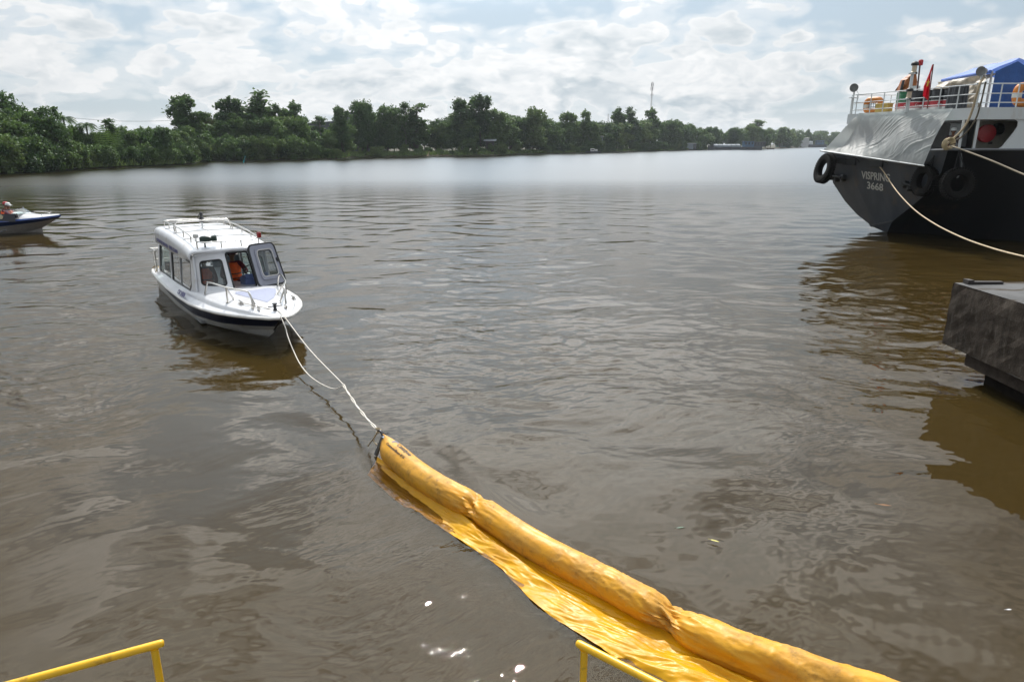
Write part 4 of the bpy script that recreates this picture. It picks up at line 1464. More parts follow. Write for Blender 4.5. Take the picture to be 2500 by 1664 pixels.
# block with an uneven arris: a grid of slightly jittered points on the two visible faces
def jit(a, c, k=.012):
    h = math.sin(a * 12.9 + c * 78.2) * 43758.5
    return (h - math.floor(h) - .5) * 2 * k
nx = 22
for i in range(nx):
    for j in range(7):
        pass
def face_l(u, v): return Vector((0 + jit(u * 31, v * 17, .010) + .02 * (v > .98), -7.0 * u, .5 + 1.117 * v + (jit(u * 9, v) if v > .99 else 0)))
b.grid(face_l, 40, 8)
def face_b(u, v): return Vector((9 * u, 0 + jit(u * 13, v * 7, .008), .5 + 1.117 * v))
b.grid(face_b, 20, 8)
def face_t(u, v): return Vector((.02 + 8.98 * u, -7.0 * v, 1.617 + .012 * math.sin(9 * u + 5 * v)))
b.grid(face_t, 20, 24)
b.add([(0, 0, .5), (9, 0, .5), (9, -7, .5), (0, -7, .5)], [(0, 1, 2, 3)])
b.build('block', CONC, pier, smooth=0)
b = MB(); b.box((4.45, -3.6, .36), (8.6, 6.3, .27)); b.build('ground_beam', mat('damp_concrete', (.045, .036, .03), .9, var=.4, vscale=4, bump=.01, bscale=9, spec=.15), pier, bevel=.02)
for x, y in ((.85, -1.45), (.85, -4.6), (4.2, -1.45), (4.2, -4.6)):
    b = MB(); b.box((x, y, -.6), (1.1, 1.25, 1.7)); b.build('pile', mat('wet_pile', (.012, .010, .009), .9, var=.4, spec=.05), pier)
b = MB(); b.box((.45, -.14, 1.645), (.62, .10, .05)); b.box((.20, -.10, 1.66), (.10, .16, .07)); b.build('angle_iron', mat('rusty_iron', (.035, .03, .028), .6, .4), pier)
b = MB(); b.tube(spline([(.10, -2.35, 1.62), (.0, -2.36, 1.60), (-.03, -2.37, 1.5), (-.02, -2.38, 1.42)], 5), .012, 6); b.build('iron_hook', mat('rusty_iron', (.035, .03, .028), .6, .4), pier)

# ------------------------------------------------------------------ the ship
SY = 28.5                                   # near side of the ship
HB = mat('black_hull', (.008, .0088, .0105), .42, spec=.3, var=.3, vscale=.5, dirt=(.045, .028, .02), dscale=.9, dlo=.55, dhi=.8, stretch=(1, 1, .35))
HG = mat('grey_transom', (.060, .070, .084), .42, var=.25, vscale=.9, dirt=(.11, .085, .06), dscale=1.4, dlo=.5, dhi=.8, stretch=(1, 1, .3))
SHW = mat('ship_white', (.62, .66, .67), .45, var=.05, vscale=.6, dirt=(.40, .35, .28), dscale=1.0, dlo=.6, dhi=.85, stretch=(1, 1, .3))
BEIGE = mat('cream_paint', (.46, .45, .38), .5, var=.08, dirt=(.28, .2, .12), dscale=1.5, dlo=.6, dhi=.85)
DKIN = mat('dark_interior', (.035, .038, .04), .7, var=.2)
N_ = aty(2395, 262, SY); F_ = aty(2070, 279, 35.3)
UPZ = (N_.z + F_.z) / 2
N_.z = F_.z = UPZ
TN = aty(2315, 365, SY); TF = aty(2018, 370, 35.0); MZ = TN.z
TF.z = MZ
KEEL = atz(2166, 566, 0)
KEEL.z = -.05
ship = thing('cargo_ship', 'grey and black cargo ship moored stern first at right with white upperworks', 'ship', (TN.x + 6, (TN.y + TF.y) / 2, 0))
SO = Vector(ship.location)


def sp(v):
    return Vector(v) - SO


# transom plane through TN, TF, KEEL; outline traced on it
tn_n = (TF - TN).cross(KEEL - TN).normalized()


def onplane(px, py, push=0.0):
    d = ray(px, py); o = Vector((0, 0, CAM_H))
    return o + d * ((TN - o).dot(tn_n) / d.dot(tn_n)) + tn_n * push


if tn_n.x > 0:
    tn_n = -tn_n
RP = [onplane(*p) for p in ((2315, 365), (2298, 422), (2262, 473), (2222, 507), (2179, 540))] + [KEEL]
LP = [onplane(*p) for p in ((2018, 371), (2034, 447), (2063, 491), (2092, 523), (2130, 553))] + [KEEL]
# centre crease, pushed aft so that the transom is faceted
CP = [LP[i].lerp(RP[i], lerp(.24, .30, i / 5)) + tn_n * (.10 * (1 - i / 5)) for i in range(6)]
b = MB()
for A_, B_ in ((LP, CP), (CP, RP)):
    def fn(u, v, A_=A_, B_=B_):
        i = u * 5; k = min(4, int(i)); f = i - k
        return sp(A_[k].lerp(A_[k + 1], f).lerp(B_[k].lerp(B_[k + 1], f), v))
    b.grid(fn, 10, 6)
tro = b.build('transom', HG, ship, smooth=20)
from mathutils.bvhtree import BVHTree
TBVH = BVHTree.FromPolygons([Vector(v) for v in b.v], b.f)
b = MB(); b.prism([sp(p) + Vector((-.02, 0, -.02)) for p in (LP[4].lerp(LP[3], .2), CP[4].lerp(CP[3], .15), RP[4].lerp(RP[3], .1), RP[4], CP[4], LP[4])], tn_n * .02)
b.build('draught_plate', mat('grey_lower', (.085, .09, .095), .45, var=.15), ship)
# hull sides, swelling from the narrow stern to full breadth
FX = [0, 2.5, 5.5, 10, 42]
for sgn, P0 in ((-1, RP), (1, LP)):
    y_side = SY if sgn < 0 else TF.y
    x_top = P0[0].x
    full = [(y_side, MZ), (y_side, 2.7), (y_side, 1.6), (y_side, .7), (y_side - sgn * .05, -.2), (y_side - sgn * .5, -.9)]
    def fn(u, v, P0=P0, full=full):
        i = u * 5; k = min(4, int(i)); f = i - k
        p = P0[k].lerp(P0[k + 1], f)
        q0, q1 = full[k], full[k + 1]
        q = (lerp(q0[0], q1[0], f), lerp(q0[1], q1[1], f))
        t = v ** 1.6
        x = lerp(p.x, p.x + (44 - (p.x - P0[0].x)), t)
        g = sstep(x - P0[0].x, 0, 7.0)
        dy = sstep(x - p.x, 0.0, 5.5)
        return sp(Vector((x, lerp(p.y, q[0], dy), lerp(p.z, q[1], dy))))
    b = MB(); b.grid(fn, 12, 30)
    b.build('hull_side', HB, ship, smooth=40)
b = MB(); b.tube([sp(p) + tn_n * .01 for p in (TF, CP[0], TN)] , .05, 6); b.tube([sp(TN), sp(TN) + Vector((40, 0, 0))], .05, 6)
b.build('bulwark_cap', mat('cap_grey', (.16, .17, .18), .45), ship)
b = MB(); b.prism([sp(Vector((TN.x + .9, SY + .5, MZ - .9))), sp(Vector((TF.x + .9, TF.y - .5, MZ - .9))), sp(Vector((TN.x + 40, TF.y - .5, MZ - .9))), sp(Vector((TN.x + 40, SY + .5, MZ - .9)))], (0, 0, -.1))
b.build('main_deck', mat('deck_red', (.10, .03, .025), .7, var=.2), ship)
# upper deck slab with white fascia
SLAB = .46
b = MB(); b.prism([sp(N_), sp(F_), sp(Vector((F_.x + 40, F_.y, UPZ))), sp(Vector((N_.x + 40, SY, UPZ)))], (0, 0, -SLAB))
b.build('upper_deck', SHW, ship)
# white side plating of the house with its slanting rounded cut-out
def wx(px, py=330):
    return aty(px, py, SY)
zt, zb = UPZ - SLAB, MZ
pl = [aty(2440, 365, SY), aty(2449, 358, SY), aty(2478, 322, SY), aty(2487, 308, SY), aty(2488, 297, SY), aty(2480, 289.5, SY)]
poly = [Vector((p.x, 0, p.z)) for p in pl]
poly[0].z = zb + .03; poly[-1].z = zt
poly += [Vector((N_.x + 30, 0, zt)), Vector((N_.x + 30, 0, zb + .03))]
b = MB(); b.prism([sp(Vector((p.x, SY + .04, p.z))) for p in poly], (0, .05, 0))
b.build('side_plating', SHW, ship)
# recessed house: cream wall along the side, dark after wall, dark deckhead
hx = aty(2379, 330, 30.2).x
b = MB(); b.box(sp((hx + 12, 30.2, (zt + MZ - .9) / 2)), (24, .08, zt - MZ + .88)); b.build('house_wall', BEIGE, ship)
b = MB(); b.box(sp((hx + .04, 32.5, (zt + MZ - .9) / 2)), (.08, 4.5, zt - MZ + .88)); b.build('house_end', DKIN, ship)
b = MB(); b.box(sp((hx - .25, 30.9, 4.35)), (.35, .75, .95)); b.box(sp((hx - .25, 30.9, 4.84)), (.40, .80, .03)); b.build('switch_cabinet', mat('cabinet_grey', (.30, .33, .35), .5, var=.05), ship, bevel=.02)
for px in (2347, 2383):
    q = aty(px, 330, SY + .12); b = MB(); b.tube([sp((q.x, q.y, MZ - .02)), sp((q.x, q.y, zt))], .05, 8); b.build('stanchion', SHW, ship)
for (px, py, r, nm, m, yy) in ((2406, 326, .36, 'red_reel', mat('red_reel', (.30, .018, .022), .45, var=.1), 29.5), (2434.5, 315.5, .25, 'dark_porthole', mat('porthole_dark', (.012, .016, .016), .25), 30.1)):
    q = sp(aty(px, py, yy)); b = MB(); b.lathe([(r * .4, -.16), (r * .97, -.14), (r, -.11), (r, .0), (r * .97, .04), (r * .55, .05)], q, 'Y', 32)
    b.build(nm, m, ship, smooth=40)
q = sp(aty(2418, 349, 30.14)); b = MB(); b.box(q, (.16, .02, .1)); b.build('name_plate', mat('plate_dark', (.05, .06, .06), .5), ship)
# deck rail round the poop
def rail_run(P, Q, posts, name):
    hts = (.18, .52, .88)
    b = MB()
    for h in hts:
        b.tube([sp(P + Vector((0, 0, h))), sp(Q + Vector((0, 0, h)))], .022 if h > .8 else .017, 8)
    b.build(name, SHW, ship)
    for t in posts:
        p = P.lerp(Q, t); b = MB(); b.tube([sp(p), sp(p + Vector((0, 0, .88)))], .024, 8); b.build('rail_post', SHW, ship)


N1 = N_ + Vector((.05, .05, 0)); F1 = F_ + Vector((.06, -.1, 0))
def t_on(px):
    d = ray(px, 270); e = N1 - F1
    den = d.x * e.y - d.y * e.x
    return (F1.y * d.x - F1.x * d.y) / -den if abs(den) > 1e-9 else 0
def tpx(px):
    d = ray(px, 250); e = N1 - F1
    # solve F1 + e t on ray plane
    return (d.y * F1.x - d.x * F1.y) / (d.x * e.y - d.y * e.x)
rail_run(F1, N1, [tpx(x) for x in (2092, 2126, 2157, 2191, 2219, 2254, 2293, 2337)] + [.995], 'guard_rail')
S1 = N1 + Vector((30, 0, 0))
rail_run(N1, S1, [(aty(x, 250, SY + .05).x - N1.x) / 30 for x in (2440, 2482, 2530, 2580)], 'guard_rail')
b = MB(); b.tube([sp(F1), sp(F1 + Vector((7, .0, 0)))] , .02, 6)
for h in (.18, .52, .88):
    b.tube([sp(F1 + Vector((0, 0, h))), sp(F1 + Vector((12, 0, h)))], .018, 6)
for k in range(7):
    b.tube([sp(F1 + Vector((k * 1.9, 0, 0))), sp(F1 + Vector((k * 1.9, 0, .88)))], .022, 6)
b.build('guard_rail', SHW, ship)
# stern mast with two lanterns, antenna, searchlights
mp = F1.lerp(N1, tpx(2224)) + Vector((-.12, 0, 0))
def zat(p, py):
    d = ray(1250 + FPX * (p.x / (p.y * _c)) , py)
    return CAM_H + (ray(2224, py).z / ray(2224, py).y) * p.y
b = MB(); b.tube([sp(mp + Vector((0, 0, -.05))), sp(Vector((mp.x, mp.y, zat(mp, 181))))], [.085, .06], 10)
b.tube([sp(Vector((mp.x, mp.y, zat(mp, 181)))), sp(Vector((mp.x + .0, mp.y, zat(mp, 178))))], [.16, .16], 10); b.box(sp(Vector((mp.x - .16, mp.y - .2, zat(mp, 243)))), (.34, .5, .04))
b.build('mast', SHW, ship)
def lantern(x, y, z, s):
    b = MB(); q = sp((x, y, z))
    b.lathe([(.11 * s, 0), (.13 * s, .03 * s), (.10 * s, .06 * s), (.10 * s, .30 * s), (.13 * s, .31 * s)], q, seg=12)
    o = b.build('lantern', mat('lantern_glass', (.55, .46, .34), .25, var=.1), ship)
    b = MB(); b.lathe([(.15 * s, -.05 * s), (.15 * s, .0), (.11 * s, .03 * s)], q, seg=12); b.build('lantern_base', RUBBER, o); b = MB(); b.lathe([(.14 * s, .30 * s), (.16 * s, .33 * s), (.14 * s, .41 * s), (.07 * s, .46 * s)], q, seg=12)
    b.build('lantern_cap', RUBBER, o)
lantern(mp.x + .05, mp.y, zat(mp, 178), 1.0)
lantern(mp.x - .18, mp.y - .32, zat(mp, 243) + .02, .95)
q0 = aty(2243, 215, mp.y + .8)
b = MB(); b.tube([sp((q0.x, q0.y, UPZ)), sp(aty(2246, 160, mp.y + .8))], .035, 6); b.build('aerial', mat('aerial_dark', (.10, .05, .05), .5), ship)
b = MB(); qq = aty(2247, 160, mp.y + .8); b.lathe([(.08, 0), (.10, .03), (.10, .2), (.07, .24)], sp(qq), seg=10); b.build('aerial_cap', mat('signal_red', (.45, .03, .035), .4), ship)
def flood(px, py, Y, base_z, s, face, name='searchlight'):
    q = aty(px, py, Y); b = MB()
    R = Vector(face).normalized().to_track_quat('Z', 'Y').to_matrix()
    b.lathe([(.08 * s, -.2 * s), (.16 * s, -.16 * s), (.20 * s, .1 * s), (.23 * s, .12 * s), (.23 * s, .17 * s), (.2 * s, .165 * s)], sp(q), rot=R, seg=14)
    o = b.build(name, mat('lamp_grey', (.16, .17, .17), .4, .3, var=.2), ship)
    b = MB(); b.tube([sp((q.x, q.y, base_z)), sp(q + Vector((0, 0, -.16 * s)))], .04, 8); b.box(sp(q + Vector((0, 0, -.55 * s))), (.35, .2, .03)); b.tube(spline([sp(q + Vector((.1, 0, -.1))), sp(q + Vector((.25, 0, -.4))), sp(q + Vector((.1, 0, -.8)))], 4), .012, 5); b.build('lamp_bracket', SHW, o)
flood(2087, 214, F1.y - .2, UPZ, .85, (-.6, -.7, -.1))
flood(2399, 174, SY + .3, UPZ, .8, (-.9, -.5, -.05))
# name and number
xd = (RP[0] - CP[0]).normalized(); yd = (CP[0].lerp(RP[0], .4) - CP[3].lerp(RP[3], .4)).normalized()
LETW = mat('white_letters', (.55, .55, .52), .5, var=.1, vscale=8)
def tplane(px, py):
    A_, B_, C_ = CP[0], RP[0], RP[4]
    nn = (B_ - A_).cross(C_ - A_).normalized(); o_ = Vector((0, 0, CAM_H)); d = ray(px, py)
    nn = nn if nn.y < 0 else -nn
    return o_ + d * ((A_ - o_).dot(nn) / d.dot(nn)) + nn * .02, nn
for body, p0, p1, hpx in (('VISPRING', (2104.5, 435), (2173.5, 443.5), 18), ('3668', (2117, 459.5), (2157, 466), 17)):
    a, nn = tplane(*p0); c, _ = tplane(*p1); t_, _ = tplane(p0[0], p0[1] - hpx)
    hgt = (t_ - a).length
    ob = text_obj('name_lettering', body, 1.0, LETW, (0, 0, 0), (1, 0, 0), (0, 1, 0), ship, .006, bold=.012)
    w = max(v.co.x for v in ob.data.vertices); h = max(v.co.y for v in ob.data.vertices)
    X = (c - a); Yv = (t_ - a)
    for v in ob.data.vertices:
        p_ = a + X * (v.co.x / w) + Yv * (v.co.y / h)
        hit = TBVH.ray_cast(sp(p_ + nn * 2.0), -nn)[0]
        v.co = (hit if hit is not None else sp(p_)) + nn * (.012 + v.co.z)
# fairlead openings and pipes on the transom
for px, py in ((2140, 399), (2052, 392), (2075, 395)):
    b = MB(); q, nn = tplane(px, py); b.box(sp(q), (.08, .75, .28), rz=math.atan2(xd.y, xd.x) - math.pi / 2)
    b.build('fairlead', mat('hole_dark', (.008, .009, .01), .5), ship)
for pts in ((2214, 448, 2225, 455, 2238, 452), (2034, 429, 2047, 434, 2062, 432)):
    b = MB()
    for k in range(0, 6, 2):
        q, nn = tplane(pts[k], pts[k + 1]); b.lathe([(.1, -.1), (.17, -.05), (.17, .12), (.1, .15)], sp(q + nn * .1), 'X', 10)
    q, nn = tplane(pts[0], pts[1] - 4); q2, _ = tplane(pts[4], pts[5] - 3); b.tube([sp(q + nn * .2), sp(q2 + nn * .2)], .05, 6)
    b.build('mooring_bracket', mat('hole_dark', (.008, .009, .01), .5), ship)

# things hung on and standing on the ship -------------------------------------------------
def tarp():
    m = bpy.data.materials.new('silver_tarpaulin'); m.use_nodes = True
    n = NT(m.node_tree); p = n.n['Principled BSDF']
    p.inputs['Base Color'].default_value = (.55, .58, .57, 1); p.inputs['Roughness'].default_value = .46; p.inputs['Specular IOR Level'].default_value = .35
    t = n.new('ShaderNodeBsdfTranslucent'); t.inputs[0].default_value = (.70, .75, .73, 1)
    mx = n.new('ShaderNodeMixShader'); mx.inputs[0].default_value = .58
    n.l.new(p.outputs[0], mx.inputs[1]); n.l.new(t.outputs[0], mx.inputs[2]); n.l.new(mx.outputs[0], n.n['Material Output'].inputs[0])
    A_ = F1.lerp(N1, tpx(2106)); A_.z = UPZ + .02
    B_ = F1.lerp(N1, tpx(2333)); B_.z = UPZ + .02
    C_ = aty(2010, 369, TF.y - .6); D_ = aty(2254, 405, 29.1)
    A_ += Vector((-.1, -.05, 0)); B_ += Vector((-.1, -.05, 0))
    nn = (B_ - A_).cross(C_ - A_).normalized()
    if nn.z < 0: nn = -nn
    def fn(u, v):          # u across (left to right), v down
        p = A_.lerp(B_, u).lerp(C_.lerp(D_, u), v)
        sag = (-.28 * (1 - sstep(u, .1, .75)) + .08 * sstep(u, .3, .8)) * math.sin(math.pi * v ** 1.3) * min(1, 12 * u)
        w = u + .30 * (1 - v) * (1 - u) - .05 * v
        f = .006 * math.sin(30 * w + 3.0 * math.sin(5 * v + 2 * u)) * (.35 + .65 * sstep(u, .1, .8)) * (.4 + .6 * math.sin(4 * u + 3 * v) ** 2) + .030 * mnoise.noise(Vector((9 * w, 1.6 * v, .3))) + .034 * mnoise.noise(Vector((20 * w, 2.0 * v, 4))) + .012 * mnoise.noise(Vector((55 * w, 5 * v, 8)))
        f += .085 * (mnoise.noise(Vector((30 * (u + .40 * v) + 3 * mnoise.noise(Vector((3 * u, 3 * v, 9))), 2.2 * v, 2))) ** 2) * sstep(u, .15, .5)
        f += .045 * math.sin(6.5 * (u + .5 * v) + .6) * math.sin(math.pi * v)
        f += .008 * math.sin(41 * u - 9 * v) * (1 - v) * sstep(u, 0, .2)
        e = min(1, 6 * v, 10 * (1 - v))
        return p + nn * (sag + f * e)
    b = MB(); b.grid(fn, 220, 90)
    o = thing('tarpaulin', 'silver grey tarpaulin awning stretched down over the ship stern', 'tarpaulin', A_)
    for i in range(len(b.v)): b.v[i] = tuple(Vector(b.v[i]) - A_)
    b.build('cloth', m, o, smooth=80)
    b = MB(); b.tube([C_ - A_ + (C_ - D_).normalized() * .2, D_ - A_ + (D_ - C_).normalized() * .05], .035, 8); b.build('edge_pole', mat('pole_alu', (.5, .52, .52), .25, .9), o)
    b = MB()
    for u in (.10, .33, .62, .9):
        b.tube([C_.lerp(D_, u) - A_, C_.lerp(D_, u) - A_ + Vector((.5, .3, -.1 - .3 * (1 - u)))], .02, 5)
    b.build('tie_line', RUBBER, o)
tarp()


def tyre(label, c, R, face, tilt=0.0, cable_top=None, r_in=.56):
    root = thing('tyre_fender', label, 'tyre', c, 0, 'tyre fenders hung on the ship stern')
    Q = Vector(face).normalized().to_track_quat('Z', 'Y').to_matrix()
    b = MB()
    prof = [(R * r_in, -.13), (R * .72, -.17), (R * .93, -.16), (R, -.11), (R * 1.01, 0), (R, .11), (R * .93, .16), (R * .72, .17), (R * r_in, .13), (R * (r_in - .05), 0)]
    seg = 40
    vs = [Q @ Vector((r * math.cos(2 * math.pi * k / seg), r * math.sin(2 * math.pi * k / seg), h)) for r, h in prof for k in range(seg)]
    n = len(prof)
    b.add(vs, [(i * seg + k, i * seg + (k + 1) % seg, ((i + 1) % n) * seg + (k + 1) % seg, ((i + 1) % n) * seg + k) for i in range(n) for k in range(seg)])
    b.build('carcass', mat('tyre_rubber', (.010, .0095, .009), .8, spec=.12, var=.3, vscale=4, dirt=(.05, .042, .03), dscale=2, dlo=.58, dhi=.85), root, smooth=40)
    b = MB()
    for k in range(38):
        a = 2 * math.pi * k / 38
        for h in (-.085, .085):
            M = Q @ Matrix.Rotation(a, 3, 'Z')
            b.box(M @ Vector((R * 1.02, 0, h)), (.07, R * .11, .12), rot=M)
    tr = b.build('tread', mat('tyre_rubber', (.012, .0115, .011), .75), root, smooth=0); tr['kind'] = 'stuff'
    if cable_top is not None:
        top = Vector(cable_top) - Vector(c)
        for dx in (-.22, .05, .25):
            bq = Q @ Vector((dx, R * .86, .0)) if abs((Q @ Vector((0, 1, 0))).z) > .5 else Vector((dx * .7, dx * .7, R * .86))
            b = MB(); b.tube(spline([top, top.lerp(bq, .5) + Vector((0, 0, -.04)), bq], 5), .018, 5); b.build('chain', mat('chain_black', (.02, .02, .022), .5, .6), root)
    return root


q, nn = tplane(2268, 436)
tyre('treaded black tyre hung by chains at the near corner of the grey transom', q + nn * .22, .60, (-1, -.12, .1), cable_top=tplane(2287, 377)[0] + nn * .1)
q = aty(2021, 412, TF.y - .5)
tyre('black tyre hanging at the far left corner of the ship stern', q + Vector((-.2, -.1, 0)), .66, (-1, -.10, .2), cable_top=TF + Vector((-.1, 0, .0)))
q = aty(2338, 449, SY - .35)
tyre('black tyre lying flat against the black hull side', q, .60, (-.1, -1, .08), cable_top=(q.x, SY - .08, MZ - .02))

# mooring lines
def line(label, pts, r, m, n=8):
    b = MB(); b.tube(spline(pts, n), r, 7)
    return tag(b.build('mooring_line', m, smooth=60), label, 'rope')
ROPED = mat('weathered_rope', (.20, .17, .12), .85, var=.25, vscale=30)
boll = aty(2312, 352, SY - .12)
line('thick worn mooring line running from the ship bollard up over the rail', [boll, aty(2345, 322, SY - .12), aty(2365, 292, SY - .14), aty(2378, 255, SY - .12), aty(2392, 206, SY - .05), aty(2402, 190, SY + .3)], .045, ROPET)
line('thin dark line sagging between the rail and the ship bollard', [boll + Vector((.1, 0, .05)), aty(2352, 331, SY + .05), aty(2381, 293, SY - .15), aty(2395, 250, SY - .13), aty(2407, 200, SY + .0)], .032, mat('dark_rope', (.10, .085, .06), .85, var=.3))
line('mooring line slanting from the ship bollard down to the right edge', [boll + Vector((.08, -.05, -.05)), aty(2345, 364, SY - 1.2), aty(2420, 392, SY - 3.2), aty(2500, 426, SY - 5), aty(2640, 480, SY - 8.5)], .032, ROPED)
q0, nn = tplane(2148, 406)
line('long pale mooring rope curving down from the transom to the right edge', [q0, aty(2158, 420, q0.y - .6), aty(2190, 467, q0.y - 2.6), aty(2233, 512, q0.y - 5.0), aty(2285, 548, q0.y - 7.5), aty(2350, 580, q0.y - 10), aty(2420, 605, q0.y - 12), aty(2500, 626, q0.y - 14), aty(2640, 655, q0.y - 16.5)], .025, mat('pale_rope', (.50, .40, .26), .8, var=.2, vscale=20))
b = MB()
for k in range(5):
    b.tube([boll + Vector((.17 * math.cos(a) + .02 * k, -.02 * k, .20 * math.sin(a) + .01 * k)) for a in np.linspace(0, 6.0, 14)], .04, 6)
tag(b.build('rope_coil', mat('coil_rope', (.44, .36, .22), .85, var=.2)), 'coil of tan rope turned round the ship bollard at the rail', 'rope')
b = MB(); qa = aty(2346, 374, SY - .1); b.tube(spline([qa, aty(2348, 398, SY - .15), aty(2345, 422, SY - .2), aty(2337, 434, SY - .5)], 6), .03, 6)
tag(b.build('tyre_line', mat('grey_rope', (.14, .15, .15), .8), smooth=60), 'grey rope dangling down the black hull to its tyre', 'rope')

# flag
fq = aty(2268, 240, N1.y + 1.2); tip = aty(2279, 157, N1.y + 1.2)
flag = thing('flag', 'limp red flag with a yellow star hanging from its staff on the ship', 'flag', (fq.x, fq.y, UPZ))
def fl(p): return Vector(p) - Vector((fq.x, fq.y, UPZ))
b = MB(); b.tube([fl((fq.x, fq.y, UPZ)), fl(tip)], .022, 6); b.build('staff', mat('staff_wood', (.16, .06, .04), .6), flag)
RED = mat('flag_red', (.55, .012, .03), .7, var=.1, transl=.4)
def flg(u, v):      # u down the hoist, v outwards
    y = fq.y
    ltop, rtop = (2276.5, 160), (2279, 158)
    lx = float(np.interp(u, [0, .3, .7, 1], [2276, 2268, 2255, 2253])); rx = float(np.interp(u, [0, .3, .7, 1], [2279, 2273, 2270, 2266])); yy = float(np.interp(u, [0, 1], [158, 234]))
    yy += 12 * sstep(u, .75, 1) * v
    p = aty(lerp(lx, rx, v), yy, y + .12 * math.sin(9 * v + 4 * u))
    return fl(p)
b = MB(); b.grid(flg, 20, 12); b.build('cloth', RED, flag, smooth=80)
b = MB(); c = fl(aty(2265.5, 203, fq.y - .14)); st = []
for k in range(10):
    a = RAD(90 + 36 * k); r = .16 if k % 2 == 0 else .07; st.append(c + Vector((r * .45 * math.cos(a) + .1 * r * math.sin(a), 0, r * math.sin(a) * 1.2)))
b.add([c] + st, [(0, 1 + k, 1 + (k + 1) % 10) for k in range(10)]); b.build('star', mat('star_yellow', (.75, .45, .03), .6), flag)

# oil drums standing on the upper deck
def drum_root(label, pos, upper):
    r = thing('oil_drum', label, 'drum', pos, 0, 'oil drums lined up behind the ship rail')
    R, Hh = .29, .88
    b = MB(); b.lathe([(R, 0), (R, .02), (R * 1.0, .43)], (0, 0, 0), seg=24); b.build('white_shell', mat('drum_white', (.60, .60, .58), .4, var=.05), r)
    b = MB(); b.lathe([(R * 1.004, .16), (R * 1.004, .40)], (0, 0, 0), seg=24); b.build('red_band', mat('drum_red', (.36, .025, .035), .4), r)
    b = MB(); prof = [(R, .43)]
    for z in (.50, .56, .62, .68, .74):
        prof += [(R, z - .02), (R * 1.03, z), (R, z + .02)]
    prof += [(R, .86), (R * 1.02, .87), (R * 1.02, .88), (R * .96, .875)]
    b.lathe(prof, (0, 0, 0), seg=24); b.build('drum_top', upper, r)
    text_obj('lettering', 'Castrol', .15, mat('drum_white', (.6, .6, .58), .4), (-.22, -R * 1.06, .22), (1, 0, 0), (0, 0, 1), r, .003)
    return r
GRN = mat('drum_green', (.012, .13, .055), .4, var=.1); BLK = mat('drum_black', (.02, .022, .026), .4, var=.2)
for i, (px, dY, up, lab) in enumerate(((2178, .75, GRN, 'green topped oil drum nearest the mast, second of two'), (2161, .95, GRN, 'green topped oil drum at the left end of the drums'), (2204, .75, BLK, 'dark oil drum just left of the stern mast'), (2232, .9, BLK, 'dark topped oil drum just right of the stern mast'),
                                       (2254, .8, BLK, 'dark oil drum directly behind the hanging flag'), (2277, .9, BLK, 'dark oil drum just right of the flag with a red label'))):
    p = F1.lerp(N1, tpx(px)); drum_root(lab, (p.x + dY, p.y + .25, UPZ + .002), up)
b = MB(); p = F1.lerp(N1, tpx(2312)) + Vector((.50, .15, 0)); bx = thing('covered_crate', 'dark sheeted crate on the ship deck right of the drums', 'crate', (p.x, p.y, UPZ))
b.grid(lambda u, v: Vector(((.30 + .02 * math.sin(14 * v * 6.28)) * (1 - .15 * u) * math.cos(v * 6.283) * (1.0 + .25 * abs(math.sin(2 * v * 6.283))), (.34 + .02 * math.sin(17 * v * 6.28)) * math.sin(v * 6.283) * (1 + .25 * abs(math.sin(2 * v * 6.283))), .95 * u)), 8, 48, wrap_v=True)
b.add([(0.24, -.27, .93), (.24, .27, .93), (-.24, .27, .94), (-.24, -.27, .94)], [(0, 1, 2, 3)])
b.build('sheet', mat('dark_sheet', (.03, .034, .04), .5, var=.2), bx, smooth=60)
# orange buoyant apparatus
def raft(label, c, w, h, th, rz):
    r = thing('life_float', label, 'life float', c, rz, 'orange life floats on the ship deck')
    pts = rrect(-w / 2, w / 2, -h / 2, h / 2, h * .34, 5)
    b = MB(); b.tube([Vector((x, 0, z)) for x, z in pts], th, 10, closed=True); b.build('buoyant_ring', mat('raft_orange', (.50, .17, .02), .5, var=.12), r, smooth=60)
    for x in (-w / 2, w / 2):
        b = MB(); b.tube([Vector((x, 0, -.12)), Vector((x, 0, .05))], th * 1.05, 10); b.build('white_band', mat('band_white', (.55, .55, .52), .5), r)
    b = MB()
    for k in range(7):
        xx = -w / 2 + w * (k + .5) / 7; b.tube([(xx, 0, -h / 2), (xx, 0, h / 2)], .012, 4)
    for k in range(4):
        zz = -h / 2 + h * (k + .5) / 4; b.tube([(-w / 2, 0, zz), (w / 2, 0, zz)], .012, 4)
    b.build('net', mat('blue_net', (.02, .05, .14), .7), r)
    return r
q = aty(2533, 229, SY + .5); raft('orange ring life float beside the blue tent at the right edge', (q.x, SY + .5, UPZ + .50), 1.62, .62, .17, 0)
p = F1.lerp(N1, tpx(2118)) + Vector((.5, .4, 0)); raft('orange life float at the far left corner of the ship deck', (p.x, p.y, UPZ + .38), .75, .5, .14, -1.1)
b = MB(); p = F1.lerp(N1, tpx(2147)) + Vector((.35, .2, 0)); yb = thing('yellow_box', 'small yellow box behind the ship rail beside the drums', 'box', (p.x, p.y, UPZ), -1.1)
b.box((0, 0, .2), (.62, .4, .38)); b.box((0, 0, .40), (.66, .44, .04)); b.build('box_body', mat('box_yellow', (.50, .36, .10), .5, var=.1), yb, bevel=.015)
